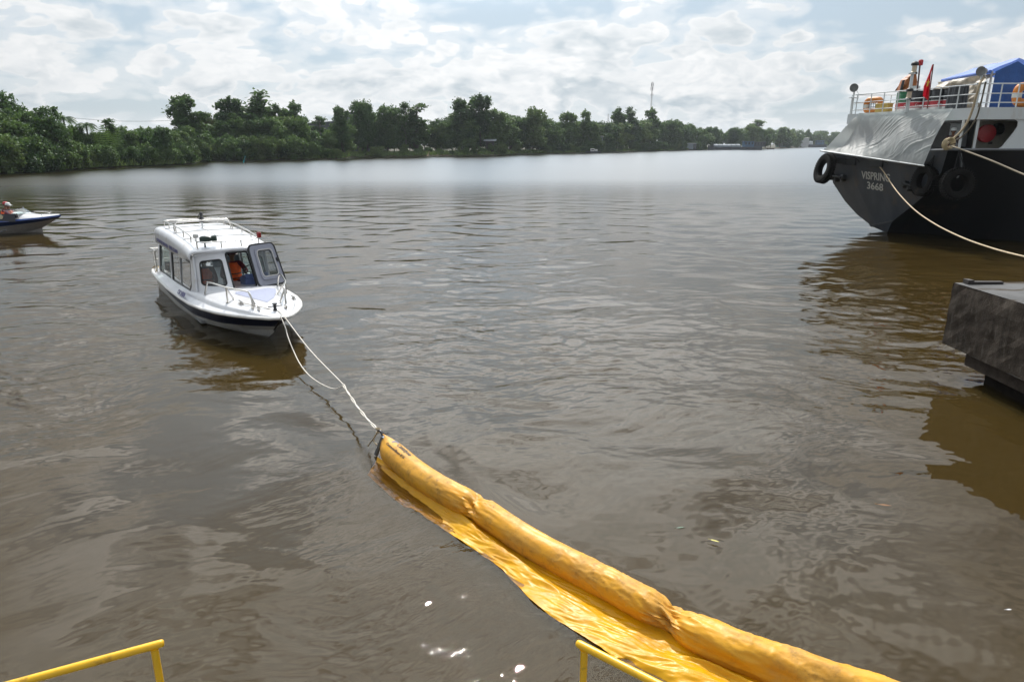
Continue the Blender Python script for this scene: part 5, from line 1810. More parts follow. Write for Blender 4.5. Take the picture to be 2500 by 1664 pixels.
# covered orange deck crane behind the mast
cr = thing('deck_crane', 'folded orange deck crane arm standing behind the stern mast', 'crane', (mp.x + 1.6, mp.y + 2.2, UPZ))
def cq(px, py): return aty(px, py, mp.y + 2.2) - Vector((mp.x + 1.6, mp.y + 2.2, UPZ))
CRO = mat('crane_orange', (.32, .10, .018), .5, var=.2, dirt=(.06, .03, .02), dscale=2)
b = MB(); b.prism([cq(2196, 222), cq(2201, 222), cq(2213, 194), cq(2222, 187), cq(2224, 198), cq(2222, 222)], (0, .5, 0)); b.prism([cq(2218, 188), cq(2229, 180), cq(2238, 178), cq(2240, 200), cq(2236, 224), cq(2222, 222)], (.05, .45, 0)); b.build('arm', CRO, cr, smooth=0, bevel=.02)
b = MB(); b.tube([cq(2199, 224), cq(2206, 197)], .06, 8); b.tube([cq(2197, 226), cq(2208, 196)], .035, 8); b.build('hydraulic_ram', DARKPL, cr)
b = MB(); b.lathe([(.35, 0), (.35, .25), (.25, .3), (.25, 1.2)], cq(2226, 255) * Vector((1, 1, 0)), seg=14); b.prism([cq(2225, 224), cq(2243, 205), cq(2243, 228)], (0, .3, 0)); b.build('pedestal', SHW, cr)
# blue tent and its beige wall sheet
E1, R1 = aty(2418, 173, 30.2), aty(2489, 141.5, 30.2); E2, R2 = aty(2302, 190, 34.3), aty(2378, 157, 34.3)
E2.z = E1.z; R2.z = R1.z
tent = thing('deck_tent', 'blue tarpaulin tent pitched on the ship upper deck', 'tent', (E1.x + 1, 32, UPZ))
TO = Vector(tent.location)
BLU = mat('blue_tarp', (.07, .17, .55), .45, var=.08, transl=.25); BLUD = mat('blue_tarp_wall', (.018, .085, .28), .5, var=.12, vscale=3, bump=.03, bscale=4, transl=.15)
G1 = R1 + (R1 - E1); G1.z = E1.z; G2 = R2 + (R2 - E2); G2.z = E2.z
b = MB()
def roof_t(A1, B1, A2, B2):
    def fn(u, v):
        p = A1.lerp(B1, v).lerp(A2.lerp(B2, v), u)
        return p - TO + Vector((0, 0, -.10 * math.sin(math.pi * u) * math.sin(math.pi * v) + .02 * math.sin(13 * u + 6 * v)))
    return fn
b.grid(roof_t(E1, R1, E2, R2), 14, 10); b.grid(roof_t(R1, G1, R2, G2), 14, 10); b.build('roof_sheet', BLU, tent, smooth=60)
b = MB(); b.tube([E1 - TO + Vector((0, 0, -.03)), E2 - TO + Vector((0, 0, -.03))], .07, 8); b.build('rolled_eave', BLU, tent)
b = MB(); W0 = Vector((E1.x + .25, 30.25, UPZ))
b.add([W0 - TO, Vector((G1.x - .3, 30.25, UPZ)) - TO, Vector((G1.x - .3, 30.25, E1.z - .05)) - TO, R1 - TO + Vector((0, .05, -.12)), Vector((E1.x + .25, 30.25, E1.z - .02)) - TO], [(0, 1, 2, 3, 4)]); b.build('gable_sheet', BLUD, tent)
for px in (E1, E2, G1, G2):
    b = MB(); b.tube([Vector((px.x + .12, px.y + .05, UPZ)) - TO, Vector((px.x + .12, px.y + .05, E1.z)) - TO], .045, 8); b.build('tent_pole', mat('tent_pole_grey', (.4, .4, .42), .4, .5), tent)
bt = thing('cover_sheet', 'crumpled beige plastic sheet walling the side of the blue tent', 'sheet', (E1.x, 31, UPZ))
BO = Vector(bt.location)
a0 = aty(2405, 188, 30.0); a1 = aty(2292, 205, 33.8)
def bs(u, v):
    top = lerp(E1.z - .10, E1.z - .14, u); p = Vector((lerp(E1.x + .10, a1.x, u), lerp(30.15, 33.9, u), lerp(UPZ + .05, top, v)))
    bul = -.45 * math.sin(math.pi * (1 - v) * .75) * (1 - .5 * u)
    f = .10 * math.sin(7 * u + 9 * v + 2 * math.sin(6 * v)) + .06 * math.sin(17 * u - 13 * v) + .035 * math.sin(31 * u + 21 * v + 3 * math.sin(9 * u))
    return p + Vector((bul + f, -.1 * (1 - v), .05 * f)) - BO
b = MB(); b.grid(bs, 50, 34)
b.build('sheet_cloth', mat('beige_sheet', (.42, .36, .26), .35, var=.12, vscale=3, dirt=(.22, .16, .09), dscale=3, transl=.35, bump=.05, bscale=5), bt, smooth=80)
q = aty(2327, 321, 29.9)
pr_head = q
person('person in a white safety helmet standing in the shaded ship stern opening', (q.x, q.y, MZ - .9), -1.9, [(.25, -.2, .1), (.25, .2, .1)], ('helmet', WHITEP), vest=False, shirt=mat('dark_boilersuit', (.05, .02, .025), .85), standing=True)

# ------------------------------------------------------------------ the speedboat at the left edge
SB = Vector((-22.08, 32.3, 0))
sbt = thing('open_speedboat', 'small blue and white open speedboat with two people at the left edge', 'boat', SB, RAD(4))
L_ = 6.2
def sg(x):  # x from bow tip 0 back to -L
    xs = [-6.2, -4, -2.5, -1.5, -.8, -.3, 0, .95]
    return (float(np.interp(x, [-6.2, -4, -2.2, -1.0, -.2, .4, .8, .95], [.85, .92, .92, .82, .62, .38, .14, .02])), float(np.interp(x, [-6.2, -3, -1.2, .2, .95], [.50, .52, .57, .66, .74])))
def sh(x, g, sgn):
    yg, zg = sg(x); yc = yg * float(np.interp(x, [-6.2, -2, 0, .95], [.86, .82, .45, .1])); zc = float(np.interp(x, [-6.2, -2, 0, .95], [-.05, -.02, .05, .2]))
    xb = x if x < -2 else lerp(-2, 0.0, (x + 2) / 2.95)
    return Vector((lerp(xb, x, g), sgn * lerp(yc, yg, g), lerp(zc, zg, g)))
def sstrip(g0, g1, m, name, out=0):
    b = MB()
    for sgn in (-1, 1):
        def fn(u, v, sgn=sgn):
            x = lerp(-6.2, .95, u); a0 = g0(x) if callable(g0) else g0
            return sh(x, lerp(a0, g1, v), sgn) + Vector((out * (x > .5), sgn * out, 0))
        b.grid(fn, 34, 4)
    if name == 'hull':
        for sgn in (-1, 1):
            b.grid(lambda u, v, sgn=sgn: Vector((sh(lerp(-6.2, .95, u), 0, sgn).x, sh(lerp(-6.2, .95, u), 0, sgn).y * (1 - v), sh(lerp(-6.2, .95, u), 0, sgn).z - .25 * v)), 34, 2)
        b.add([sh(-6.2, 1, -1), sh(-6.2, 0, -1), (-6.2, 0, -.3), sh(-6.2, 0, 1), sh(-6.2, 1, 1)], [(0, 1, 2, 3, 4)])
    return b.build(name, m, sbt, smooth=50)
sstrip(0, 1, mat('greyish_hull', (.28, .26, .24), .4, var=.1), 'hull')
sstrip(lambda x: float(np.interp(x, [-6.2, -3.5, -1.5, .95], [.30, .42, .62, .80])), .98, mat('deep_blue_band', (.008, .02, .07), .35), 'dark_blue_band', .006)
b = MB()
for sgn in (-1, 1):
    b.grid(lambda u, v, sgn=sgn: Vector((lerp(-6.2, .93, u), sgn * sg(lerp(-6.2, .93, u))[0] * lerp(1.0, .90, v), sg(lerp(-6.2, .93, u))[1] + .07 * v)), 34, 2)
b.build('blue_gunwale', mat('bright_blue', (.02, .07, .28), .35), sbt, smooth=50)
def fd(u, v):
    x = lerp(-1.3, .90, u); yg, zg = sg(x); s = (v - .5) * 2
    hump = float(np.interp(x, [-1.3, -.9, -.5, 0, .9], [.30, .30, .22, .11, .03]))
    return Vector((x, s * yg * .9, zg + .07 + hump * (1 - abs(s) ** 2.4)))
b = MB(); b.grid(fd, 24, 18); b.build('foredeck', GEL, sbt, smooth=50)
b = MB(); b.box((-3.7, 0, .12), (4.6, 1.5, .06)); b.box((-1.45, 0, .30), (.45, 1.3, .30)); b.box((-4.0, 0, .30), (.45, 1.3, .30)); b.box((-6.0, 0, .3), (.3, 1.5, .5)); b.build('bench_seat', CAB_IN, sbt, bevel=.02)
for sgn in (-1, 1):
    b = MB(); b.grid(lambda u, v, sgn=sgn: Vector((lerp(-5.6, -.65, u), sgn * lerp(.80, .74, v), .58 + (.08 + .27 * sstep(u, .0, .9)) * v)), 14, 3); b.build('side_coaming', mat('black_coaming', (.02, .022, .03), .35), sbt)
b = MB(); b.grid(lambda u, v: Vector((-.45 - .35 * v - .35 * (abs(u - .5) * 2) ** 2, (u - .5) * 1.5, .86 + .24 * v)), 14, 4); b.build('windshield', GLASS, sbt)
b = MB(); b.tube([Vector((-.81 - .35 * (abs(u - .5) * 2) ** 2, (u - .5) * 1.5, 1.10)) for u in np.linspace(0, 1, 15)], .02, 6); b.build('windshield_frame', DARKPL, sbt)
for sgn in (-1, 1):
    b = MB(); b.tube(spline([(-1.5, sgn * .80, .66), (-1.3, sgn * .78, .80), (-.6, sgn * .62, .88), (0, sgn * .42, .90), (.25, sgn * .33, .86), (.28, sgn * .31, .76)], 5), .014, 6)
    b.tube([(-.6, sgn * .62, .66), (-.6, sgn * .62, .88)], .012, 5); b.build('bow_rail', STEEL, sbt)
b = MB(); b.lathe([(.05, -.12), (.09, -.1), (.10, .1), (.06, .12)], (-.75, -.62, .84), 'X', 12); b.tube([(-.75, -.62, .62), (-.75, -.62, .8)], .025, 6); b.build('horn', DARKPL, sbt)
b = MB(); b.box((.55, 0, .80), (.14, .08, .08)); b.lathe([(.03, 0), (.03, .14), (.045, .15), (.03, .18)], (.5, 0, .78), seg=8); b.build('bow_cleat', STEEL, sbt)
b = MB(); b.lathe([(.10, -.004), (.10, .004)], (-1.25, -.80, .80), 'Y', 16); b.build('round_emblem', mat('emblem_white', (.55, .5, .35), .5), sbt)
text_obj('hull_lettering', 'CM 32151', .15, mat('pale_letters', (.35, .4, .5), .5), (-3.15, -.945, .49), (1, 0, .01), (0, .1, 1), sbt, .004, bold=.003, sx=1.2)
def s2w(x, y, z): return SB + Matrix.Rotation(RAD(4), 3, 'Z') @ Vector((x, y, z))
person('person in white cap and orange life vest at the wheel of the speedboat', s2w(-1.27, -.25, .15), RAD(4), [(.50, -.15, .30), (.50, .15, .30)], ('cap', WHITEP), seat=.30, shirt=mat('crimson_cloth', (.22, .02, .05), .85))
person('person in red cap and orange life vest cut by the left picture edge', s2w(-1.72, .30, .15), RAD(4), [(.4, -.2, .05), (.4, .2, .05)], ('cap', mat('cap_red', (.4, .02, .03), .6)), seat=.30)

# ------------------------------------------------------------------ vegetation of the far bank
def leaf_material(name, dark, light):
    m = bpy.data.materials.new(name); m.use_nodes = True
    n = NT(m.node_tree); p = n.n['Principled BSDF']
    oi = n.new('ShaderNodeObjectInfo')
    pos = n.new('ShaderNodeNewGeometry').outputs['Position']
    f = n.math('ADD', n.math('MULTIPLY', n.noise(pos, .55, 3, .6), .75), n.math('MULTIPLY', oi.outputs['Random'], .35))
    c = n.mix(n.smooth(f, .30, .78), dark, light)
    n.put(p.inputs['Base Color'], c); p.inputs['Roughness'].default_value = .55; p.inputs['Specular IOR Level'].default_value = .22
    t = n.new('ShaderNodeBsdfTranslucent'); n.put(t.inputs['Color'], n.mix(.5, c, (.13, .21, .03)))
    mx = n.new('ShaderNodeMixShader'); mx.inputs[0].default_value = .30
    n.l.new(p.outputs[0], mx.inputs[1]); n.l.new(t.outputs[0], mx.inputs[2]); n.l.new(mx.outputs[0], n.n['Material Output'].inputs[0])
    return m


LEAF = {'dark': leaf_material('dark_foliage', (.032, .074, .030), (.085, .160, .056)),
        'mid': leaf_material('mid_foliage', (.050, .106, .036), (.125, .205, .066)),
        'light': leaf_material('light_foliage', (.080, .140, .042), (.185, .255, .082)),
        'olive': leaf_material('olive_foliage', (.070, .080, .026), (.14, .145, .048))}
BARK = mat('bark', (.075, .06, .045), .9, var=.3)
BARKP = mat('pale_bark', (.16, .15, .13), .85, var=.3)


def leaf_mesh(name, lobes, n, size, seed, m, flat=.35, droop=0.0):
    """n small leaf faces spread through lobes (cx,cy,cz,rx,ry,rz), unit = height of the tree"""
    r = np.random.RandomState(seed)
    vol = np.array([a[3] * a[4] * a[5] for a in lobes]) ** .75
    idx = r.choice(len(lobes), n, p=vol / vol.sum())
    LB = np.array(lobes)[idx]
    d = r.normal(size=(n, 3)); d /= np.linalg.norm(d, axis=1)[:, None]
    rad = r.uniform(.25, 1.0, n) ** .45 * (1 + .10 * r.normal(size=n))
    c = LB[:, :3] + d * rad[:, None] * LB[:, 3:6]
    # sprigs: pull faces together into little clusters, leaving holes
    ncl = max(8, n // 14)
    cl = c[r.choice(n, ncl)]
    own = r.randint(0, ncl, n)
    near = cl[own] + r.normal(size=(n, 3)) * np.array([.022, .022, .018])
    c = np.where((r.uniform(size=n) < .62)[:, None], near, c)
    nrm = d * .7 + r.normal(size=(n, 3)) * .8 + np.array([0, 0, flat]); nrm /= np.linalg.norm(nrm, axis=1)[:, None]
    a = np.cross(nrm, r.normal(size=(n, 3))); a /= np.linalg.norm(a, axis=1)[:, None]
    b_ = np.cross(nrm, a)
    s = size * r.uniform(.6, 1.35, n)
    a *= s[:, None]; b_ *= (s * r.uniform(.4, .75, n))[:, None]
    a[:, 2] -= droop * s
    v = np.stack([c - a, c + b_ * .9, c + a, c - b_ * .9], 1).reshape(-1, 3)
    me = bpy.data.meshes.new(name)
    me.vertices.add(n * 4); me.vertices.foreach_set('co', v.astype(np.float32).ravel())
    me.loops.add(n * 4); me.loops.foreach_set('vertex_index', np.arange(n * 4, dtype=np.int32))
    me.polygons.add(n); me.polygons.foreach_set('loop_start', np.arange(0, n * 4, 4, dtype=np.int32))
    try:
        me.polygons.foreach_set('loop_total', np.full(n, 4, dtype=np.int32))
    except Exception:
        pass
    me.materials.append(m)
    me.update(calc_edges=True)
    me.validate()
    return me


def trunk_mesh(name, lobes, m, r0=.016, lean=.02, seed=0, forks=7):
    rnd = random.Random(seed)
    b = MB()
    top = max(l[2] for l in lobes)
    ax = [Vector((0, 0, -.02)), Vector((lean * .4, 0, top * .35)), Vector((lean, lean * .5, top * .7)), Vector((lean * 1.2, lean, top))]
    c = spline(ax, 4)
    b.tube(c, [lerp(r0, r0 * .25, i / (len(c) - 1)) for i in range(len(c))], 7)
    for l in sorted(lobes, key=lambda l: -l[3] * l[5])[:forks]:
        e = Vector(l[:3]); z = max(.12, e.z - .22 - .15 * rnd.random()); k = min(len(c) - 1, int(z / top * (len(c) - 1)))
        s = c[k]
        b.tube(spline([s, s.lerp(e, .5) + Vector((0, 0, -.03)), e, e + Vector((rnd.uniform(-.05, .05), 0, l[5] * .7))], 3), [r0 * .5 - r0 * .045 * i for i in range(10)], 5)
    return b.mesh(name, m, 60)


def mk_lobes(kind, seed):
    r = random.Random(seed)
    L = []
    if kind == 'tall':        # open irregular crown on a visible stem
        for k in range(22):
            z = r.uniform(.30, .90); w = .21 * (1 - abs(z - .58) * 1.35)
            a = r.uniform(0, 6.28); rr = w * r.uniform(.3, 1.15)
            s = r.uniform(.035, .072)
            L.append((rr * math.cos(a), rr * math.sin(a), z, s * 1.05, s * 1.05, s * 1.35))
        for k in range(5):      # plumes that break the outline
            a = r.uniform(0, 6.28); rr = r.uniform(.0, .10)
            L.append((rr * math.cos(a), rr * math.sin(a), r.uniform(.84, .95), .030, .030, .075))
        L.append((.02, 0, .55, .10, .10, .20))
    elif kind == 'column':    # narrow, ragged
        for k in range(9):
            z = .28 + .68 * k / 8; w = .085 * (1 - .55 * (k / 8)) + .02 * r.random()
            L.append((r.uniform(-.05, .05), r.uniform(-.05, .05), z, w, w, .085))
    elif kind == 'open':      # thin crown in separate tufts
        for k in range(7):
            z = r.uniform(.52, .95); a = r.uniform(0, 6.28); rr = r.uniform(.03, .13)
            s = r.uniform(.045, .075)
            L.append((rr * math.cos(a), rr * math.sin(a), z, s * 1.25, s * 1.25, s * .75))
        L.append((0, 0, .93, .05, .05, .06)); L.append((.02, 0, .42, .06, .06, .1))
    elif kind == 'full':      # broad full crown down to the ground
        for k in range(16):
            z = r.uniform(.14, .86); w = .34 * math.sqrt(max(0.05, 1 - ((z - .45) / .52) ** 2))
            a = r.uniform(0, 6.28); rr = w * r.uniform(.3, .95)
            s = r.uniform(.09, .15)
            L.append((rr * math.cos(a), rr * math.sin(a), z, s * 1.2, s * 1.2, s))
        for k in range(9):
            a = r.uniform(0, 6.28); rr = r.uniform(.0, .20)
            L.append((rr * math.cos(a), rr * math.sin(a), r.uniform(.76, .95) - rr * .6, .040, .040, .085))
        L.append((0, 0, .46, .23, .23, .32))
    elif kind == 'bush':      # wide mound touching the water
        for k in range(18):
            a = r.uniform(0, 6.28); z = r.uniform(.08, .80); w = .62 * math.sqrt(max(.05, 1 - (z / .95) ** 2))
            rr = w * r.uniform(.45, 1.0); s = r.uniform(.13, .22)
            L.append((rr * math.cos(a), rr * math.sin(a), z, s * 1.2, s * 1.2, s))
        L.append((0, 0, .42, .46, .46, .42))
    return L


VAR = {}
for kind, cnt, n, size, fl in (('tall', 5, 5200, .023, .4), ('column', 3, 3200, .020, .3), ('open', 3, 2200, .019, .4), ('full', 6, 8000, .025, .35), ('bush', 6, 7500, .042, .4)):
    VAR[kind] = []
    for k in range(cnt):
        lb = mk_lobes(kind, 100 + 17 * k + len(kind))
        tones = {}
        for tn in ('dark', 'mid', 'light', 'olive'):
            if tn == 'dark':
                me = leaf_mesh(kind + '_crown', lb, n, size, 5 + k * 7, LEAF[tn], fl); base = me
            else:
                me = base.copy(); me.materials.clear(); me.materials.append(LEAF[tn])
            tones[tn] = me
        VAR[kind].append((tones, trunk_mesh(kind + '_trunk', lb, BARKP if kind == 'open' else BARK, .022 if kind == 'bush' else .014, seed=k)))

TRND = random.Random(11)
TREES = 0


def inland(p, off):
    n = Vector((-.35, 1.0, 0)).normalized()
    return p + n * off


def put_tree(name, px, ytop, kind, tone, off, label, group=None, wfac=1.0, var=None, h=None):
    """a tree whose foot stands `off` metres behind the waterline seen at column px and whose top shows at row ytop"""
    global TREES
    base = shore_at(px)
    d = ray(px, 351); dd = Vector((d.x, d.y, 0)); dd /= dd.y
    Y = base.y + off
    q = aty(px, ytop, Y)
    gz = .12 + min(.9, off * .1)
    hh = h if h else max(.8, q.z - gz)
    tones, trunk = VAR[kind][TRND.randrange(len(VAR[kind])) if var is None else var % len(VAR[kind])]
    root = thing(name, label, 'tree' if 'bush' not in name else 'bush', (q.x, Y, gz), TRND.uniform(0, 6.28), group)
    root.scale = (hh * wfac, hh * wfac, hh)
    for nm, me in (('crown', tones[tone]), ('trunk', trunk)):
        o = bpy.data.objects.new(nm, me); COL.objects.link(o); o.parent = root
    TREES += 1
    return root


# --- trees one can single out, from left to right: column, top row, kind, tone, metres inland, width factor, label
NAMED = [
    ('broadleaf_tree', 2, 214, 'full', 'dark', 14, 1.0, 'tall rounded tree cut by the left picture edge, highest of the left bank'),
    ('broadleaf_tree', 92, 254, 'full', 'mid', 5, 1.0, 'pointed bushy tree rising from the dark mass at far left'),
    ('broadleaf_tree', 48, 268, 'full', 'mid', 9, 1.1, 'green tree with uneven top beside the tall rounded edge tree'),
    ('broadleaf_tree', 122, 290, 'full', 'dark', 4, 1.0, 'dark leafy tree just left of the first coconut palm'),
    ('broadleaf_tree', 180, 304, 'full', 'mid', 8, .8, 'small tree between the two coconut palms'),
    ('broadleaf_tree', 262, 294, 'column', 'dark', 6, 1.8, 'narrow dark tree just right of the nipa palm'),
    ('broadleaf_tree', 300, 302, 'full', 'mid', 7, 1.0, 'ragged tree between the nipa palm and the round bush'),
    ('round_bush', 372, 296, 'bush', 'dark', 4, .86, 'big round dark bush at the water edge under the lone tall tree'),
    ('tall_tree', 443, 229, 'tall', 'dark', 14, 1.15, 'lone tall tree with open two-topped crown on the left bank'),
    ('broadleaf_tree', 498, 272, 'full', 'olive', 12, 1.0, 'olive yellow bushy tree right of the lone tall tree'),
    ('tall_tree', 556, 236, 'tall', 'dark', 12, 1.1, 'wind-blown tree leaning left with a torn crown'),
    ('tall_tree', 590, 256, 'full', 'mid', 14, .75, 'shorter tree right of the wind-blown leaning one'),
    ('tall_tree', 616, 229, 'column', 'dark', 12, 2.0, 'sharp pointed dark tree, tallest between the leaning tree and the dark building'),
    ('tall_tree', 636, 250, 'tall', 'mid', 15, .9, 'thin topped tree at the right shoulder of the pointed one'),
    ('tall_tree', 672, 254, 'tall', 'mid', 14, 1.0, 'round headed tree standing left of the twin-topped tree'),
    ('tall_tree', 718, 250, 'tall', 'dark', 13, 1.0, 'twin-topped tree where the low roof of the building begins'),
    ('small_tree', 776, 281, 'open', 'dark', 20, 1.6, 'small flat topped tree showing above the low building roof'),
    ('tall_tree', 828, 258, 'tall', 'dark', 8, .8, 'tree standing in front of the dark building'),
    ('slender_tree', 868, 246, 'open', 'mid', 10, 1.2, 'slender see-through tree at the right wall of the dark building'),
    ('tall_tree', 890, 244, 'full', 'dark', 8, .75, 'dense tall tree right of the dark building'),
    ('tall_tree', 942, 255, 'full', 'mid', 9, .95, 'wide tree with drooping right side before the slender pale-stemmed tree'),
    ('slender_tree', 986, 246, 'open', 'dark', 9, 1.05, 'slender pale-stemmed tree with tufts, standing free against the sky'),
    ('slender_tree', 1016, 256, 'column', 'mid', 9, 1.9, 'ragged column tree right of the slender pale-stemmed one'),
    ('round_tree', 1062, 284, 'full', 'dark', 14, 1.0, 'low round dark tree in the dip left of the tallest pair'),
    ('tall_tree', 1126, 238, 'tall', 'dark', 12, 1.15, 'broad crowned tree, left one of the tallest pair in mid bank'),
    ('tall_tree', 1172, 224, 'tall', 'dark', 14, .85, 'tallest tree of the bank, narrow and standing above its neighbours'),
    ('tall_tree', 1210, 261, 'tall', 'mid', 9, 1.1, 'tree sloping down right of the tallest tree of the bank'),
    ('slender_tree', 1246, 283, 'column', 'mid', 8, 1.9, 'small upright tree left of the big pale green one'),
    ('broadleaf_tree', 1302, 256, 'full', 'light', 6, .95, 'big pale green tree with feathery top standing near the water'),
    ('broadleaf_tree', 1348, 294, 'full', 'mid', 8, .8, 'lower tree right beside the big pale green one'),
    ('tall_tree', 1388, 269, 'tall', 'mid', 14, 1.0, 'flat topped open tree between the pale green tree and the white roof'),
    ('tall_tree', 1428, 270, 'tall', 'mid', 14, .9, 'tree with a side plume right above the white roofed shed'),
    ('broadleaf_tree', 1455, 296, 'full', 'mid', 20, .8, 'small tree behind the white roofed shed'),
    ('tall_tree', 1510, 261, 'tall', 'dark', 14, 1.0, 'round headed tall tree left of the narrow one near the tall mast'),
    ('slender_tree', 1543, 265, 'column', 'dark', 14, 1.6, 'narrow egg shaped tree between two tall trees'),
    ('tall_tree', 1590, 266, 'tall', 'mid', 14, 1.2, 'broad tree at the foot of the tall mast'),
    ('broadleaf_tree', 1640, 289, 'full', 'mid', 16, 1.1, 'sloping tree group right of the tall mast'),
    ('broadleaf_tree', 1682, 301, 'full', 'mid', 16, .9, 'small round tree above the waterside shed'),
    ('broadleaf_tree', 1716, 308, 'full', 'dark', 14, .8, 'round dark tree behind the shed, right of it'),
    ('broadleaf_tree', 1746, 308, 'full', 'mid', 14, .8, 'pointed tree above the bow of the long barge'),
    ('broadleaf_tree', 1792, 311, 'full', 'dark', 14, .9, 'dark tree above the middle of the long barge'),
    ('broadleaf_tree', 1836, 303, 'full', 'light', 12, 1.1, 'dome shaped green tree behind the barge wheelhouse'),
    ('slender_tree', 1850, 291, 'open', 'mid', 16, 2.2, 'thin plume tree sticking up above the barge wheelhouse'),
    ('broadleaf_tree', 1880, 310, 'full', 'mid', 14, .9, 'tree behind the stern of the long barge'),
    ('broadleaf_tree', 1909, 312, 'column', 'mid', 14, 2.6, 'small swept tree above the teal houseboat'),
    ('slender_tree', 2006, 319, 'open', 'dark', 14, 2.0, 'little two-lobed tree above the far barge'),
    ('broadleaf_tree', 2042, 327, 'full', 'mid', 20, 1.0, 'last tree visible left of the ship, far downriver'),
]
for nm, px, yt, kind, tone, off, wf, lab in NAMED:
    put_tree(nm, px, yt, kind, tone, off, lab, None, wf * (1.22 if kind in ('tall', 'column') else 1.05))

# --- filler trees and waterside bushes: alike within each stretch
STRETCH = [(-260, 170, 'far left of the first palm'), (170, 340, 'between the palms and the round bush'), (340, 520, 'round the lone tall tree'), (520, 800, 'below the pointed dark tree and low roof'),
           (800, 1060, 'below the dark building and slender tree'), (1060, 1260, 'below the tallest pair of trees'), (1260, 1460, 'below the pale green tree and white roof'), (1460, 1700, 'left and right of the tall mast'),
           (1700, 1900, 'behind the long barge'), (1900, 2090, 'far downriver by the last barges')]


def sky_row(px):
    return float(np.interp(px, [-260, 0, 60, 120, 180, 260, 330, 400, 460, 520, 560, 640, 720, 760, 800, 850, 940, 1000, 1060, 1130, 1220, 1280, 1340, 1400, 1450, 1520, 1600, 1650, 1700, 1760, 1840, 1900, 1960, 2020, 2090],
                           [260, 262, 276, 306, 322, 320, 312, 318, 300, 292, 280, 276, 284, 302, 300, 284, 280, 302, 296, 278, 284, 292, 300, 304, 306, 300, 300, 304, 314, 318, 316, 322, 324, 330, 332]))


def bush_row(px):
    return float(np.interp(px, [-260, 0, 160, 250, 330, 480, 560, 700, 800, 860, 1000, 1150, 1280, 1350, 1460, 1560, 1680, 1760, 1900, 2090],
                           [318, 320, 342, 348, 340, 338, 326, 328, 352, 362, 356, 352, 354, 346, 346, 342, 346, 345, 345, 348]))


TONEW = {'dark': 'dark', 'mid': 'mid green', 'light': 'pale green'}
for a, z, where in STRETCH:
    far = a >= 1650
    step = 15 if a < 1260 else (13 if not far else 12)
    px = a + 5
    while px < z:
        # rear row
        hide = 745 < px < 812
        yt = sky_row(px) + TRND.uniform(-4, 9) - (8 if px > 1220 else 0) + (14 if hide else 0)
        tone = TRND.choice(('dark', 'mid', 'mid', 'light'))
        put_tree('bank_tree', px + TRND.uniform(-6, 6), yt, 'full' if TRND.random() < .8 else 'tall', tone, TRND.uniform(6, 11) if px < 850 else TRND.uniform(9, 24),
                 TONEW[tone] + ' tree in the closed wood ' + where, TONEW[tone] + ' trees of the closed wood ' + where, TRND.uniform(1.0, 1.4))
        # front row of bushes, broken where the grassy bank shows
        grassy = (905 < px < 1000 and TRND.random() < .45) or (1225 < px < 1300 and TRND.random() < .8) 
        if not grassy and px < 1720 or (px >= 1900 and TRND.random() < .5):
            yb = bush_row(px) + TRND.uniform(-8, 14)
            tone = TRND.choice(('dark', 'mid', 'dark', 'mid', 'light') if px < 480 else (('light', 'light', 'mid') if 820 < px < 1320 else ('dark', 'mid', 'mid', 'light')))
            put_tree('bank_bush', px + TRND.uniform(-6, 6), yb, 'bush' if TRND.random() < .7 else 'full', tone, TRND.uniform(.6, 2.5) if px < 850 else TRND.uniform(1.0, 6),
                     TONEW[tone] + ' bush at the water edge ' + where, TONEW[tone] + ' water edge bushes ' + where, TRND.uniform(.8, 1.1))
        px += step * TRND.uniform(.8, 1.25)


# --- palms
def palm(label, px, ytop, off, frond, n, droop, lean=0.0, name='coconut_palm', tone='dark', stem=True, up=.35):
    base = shore_at(px); Y = base.y + off; q = aty(px, ytop, Y); H_ = q.z - .6
    root = thing(name, label, 'palm', (q.x, Y, .6))
    crown = Vector((lean, 0, H_ - frond * .45 if stem else .3))
    if stem:
        b = MB(); c = spline([(0, 0, -.3), (lean * .2, 0, crown.z * .5), crown], 5); b.tube(c, [lerp(.20, .11, i / (len(c) - 1)) for i in range(len(c))], 7); b.build('trunk', BARKP, root, smooth=60)
    for k in range(n):
        a = 2.399 * k + .3; r = random.Random(k + int(px))
        upk = up + r.uniform(-.35, .35)
        b = MB(); dirv = Vector((math.cos(a), math.sin(a), 0)); pts = []
        for i in range(9):
            t = i / 8
            pts.append(crown + dirv * frond * (t - .18 * t * t) * math.cos(upk) + Vector((0, 0, frond * (math.sin(upk) * t - droop * t * t))))
        b.tube(pts, [.03 - .0027 * i for i in range(9)], 4)
        sd = dirv.cross(Vector((0, 0, 1)))
        for i in range(1, 17):
            t = i / 17; p = pts[min(7, int(t * 8))].lerp(pts[min(8, int(t * 8) + 1)], t * 8 - int(t * 8)); ln = frond * .30 * math.sin(math.pi * min(1, .15 + t * .85)) + .06
            tg = (pts[min(8, int(t * 8) + 1)] - pts[int(t * 8)]).normalized()
            for s in (-1, 1):
                e = p + sd * s * ln * .72 + tg * ln * .5 + Vector((0, 0, -ln * .35))
                b.add([p - tg * .05, p + tg * .09, e], [(0, 1, 2)])
        b.build('frond', LEAF[tone], root, smooth=0)
    return root


palm('coconut palm with full star of fronds, left one on the left bank', 151, 270, 7, 2.6, 19, .55)
palm('coconut palm right of the first palm, half sunk among trees', 207, 288, 7, 2.5, 15, .6)
palm('nipa palm with tall upright fronds bending in the wind', 246, 281, 4, 8.4, 13, .22, name='nipa_palm', tone='mid', stem=False, up=1.15)
palm('dark palm first of the row behind the far barges', 1938, 319, 16, 5.0, 13, .5)
palm('dark palm second of the row behind the far barges', 1962, 319, 18, 5.0, 13, .5)
palm('dark palm rightmost of the row behind the far barges', 1992, 319, 18, 5.2, 13, .5)

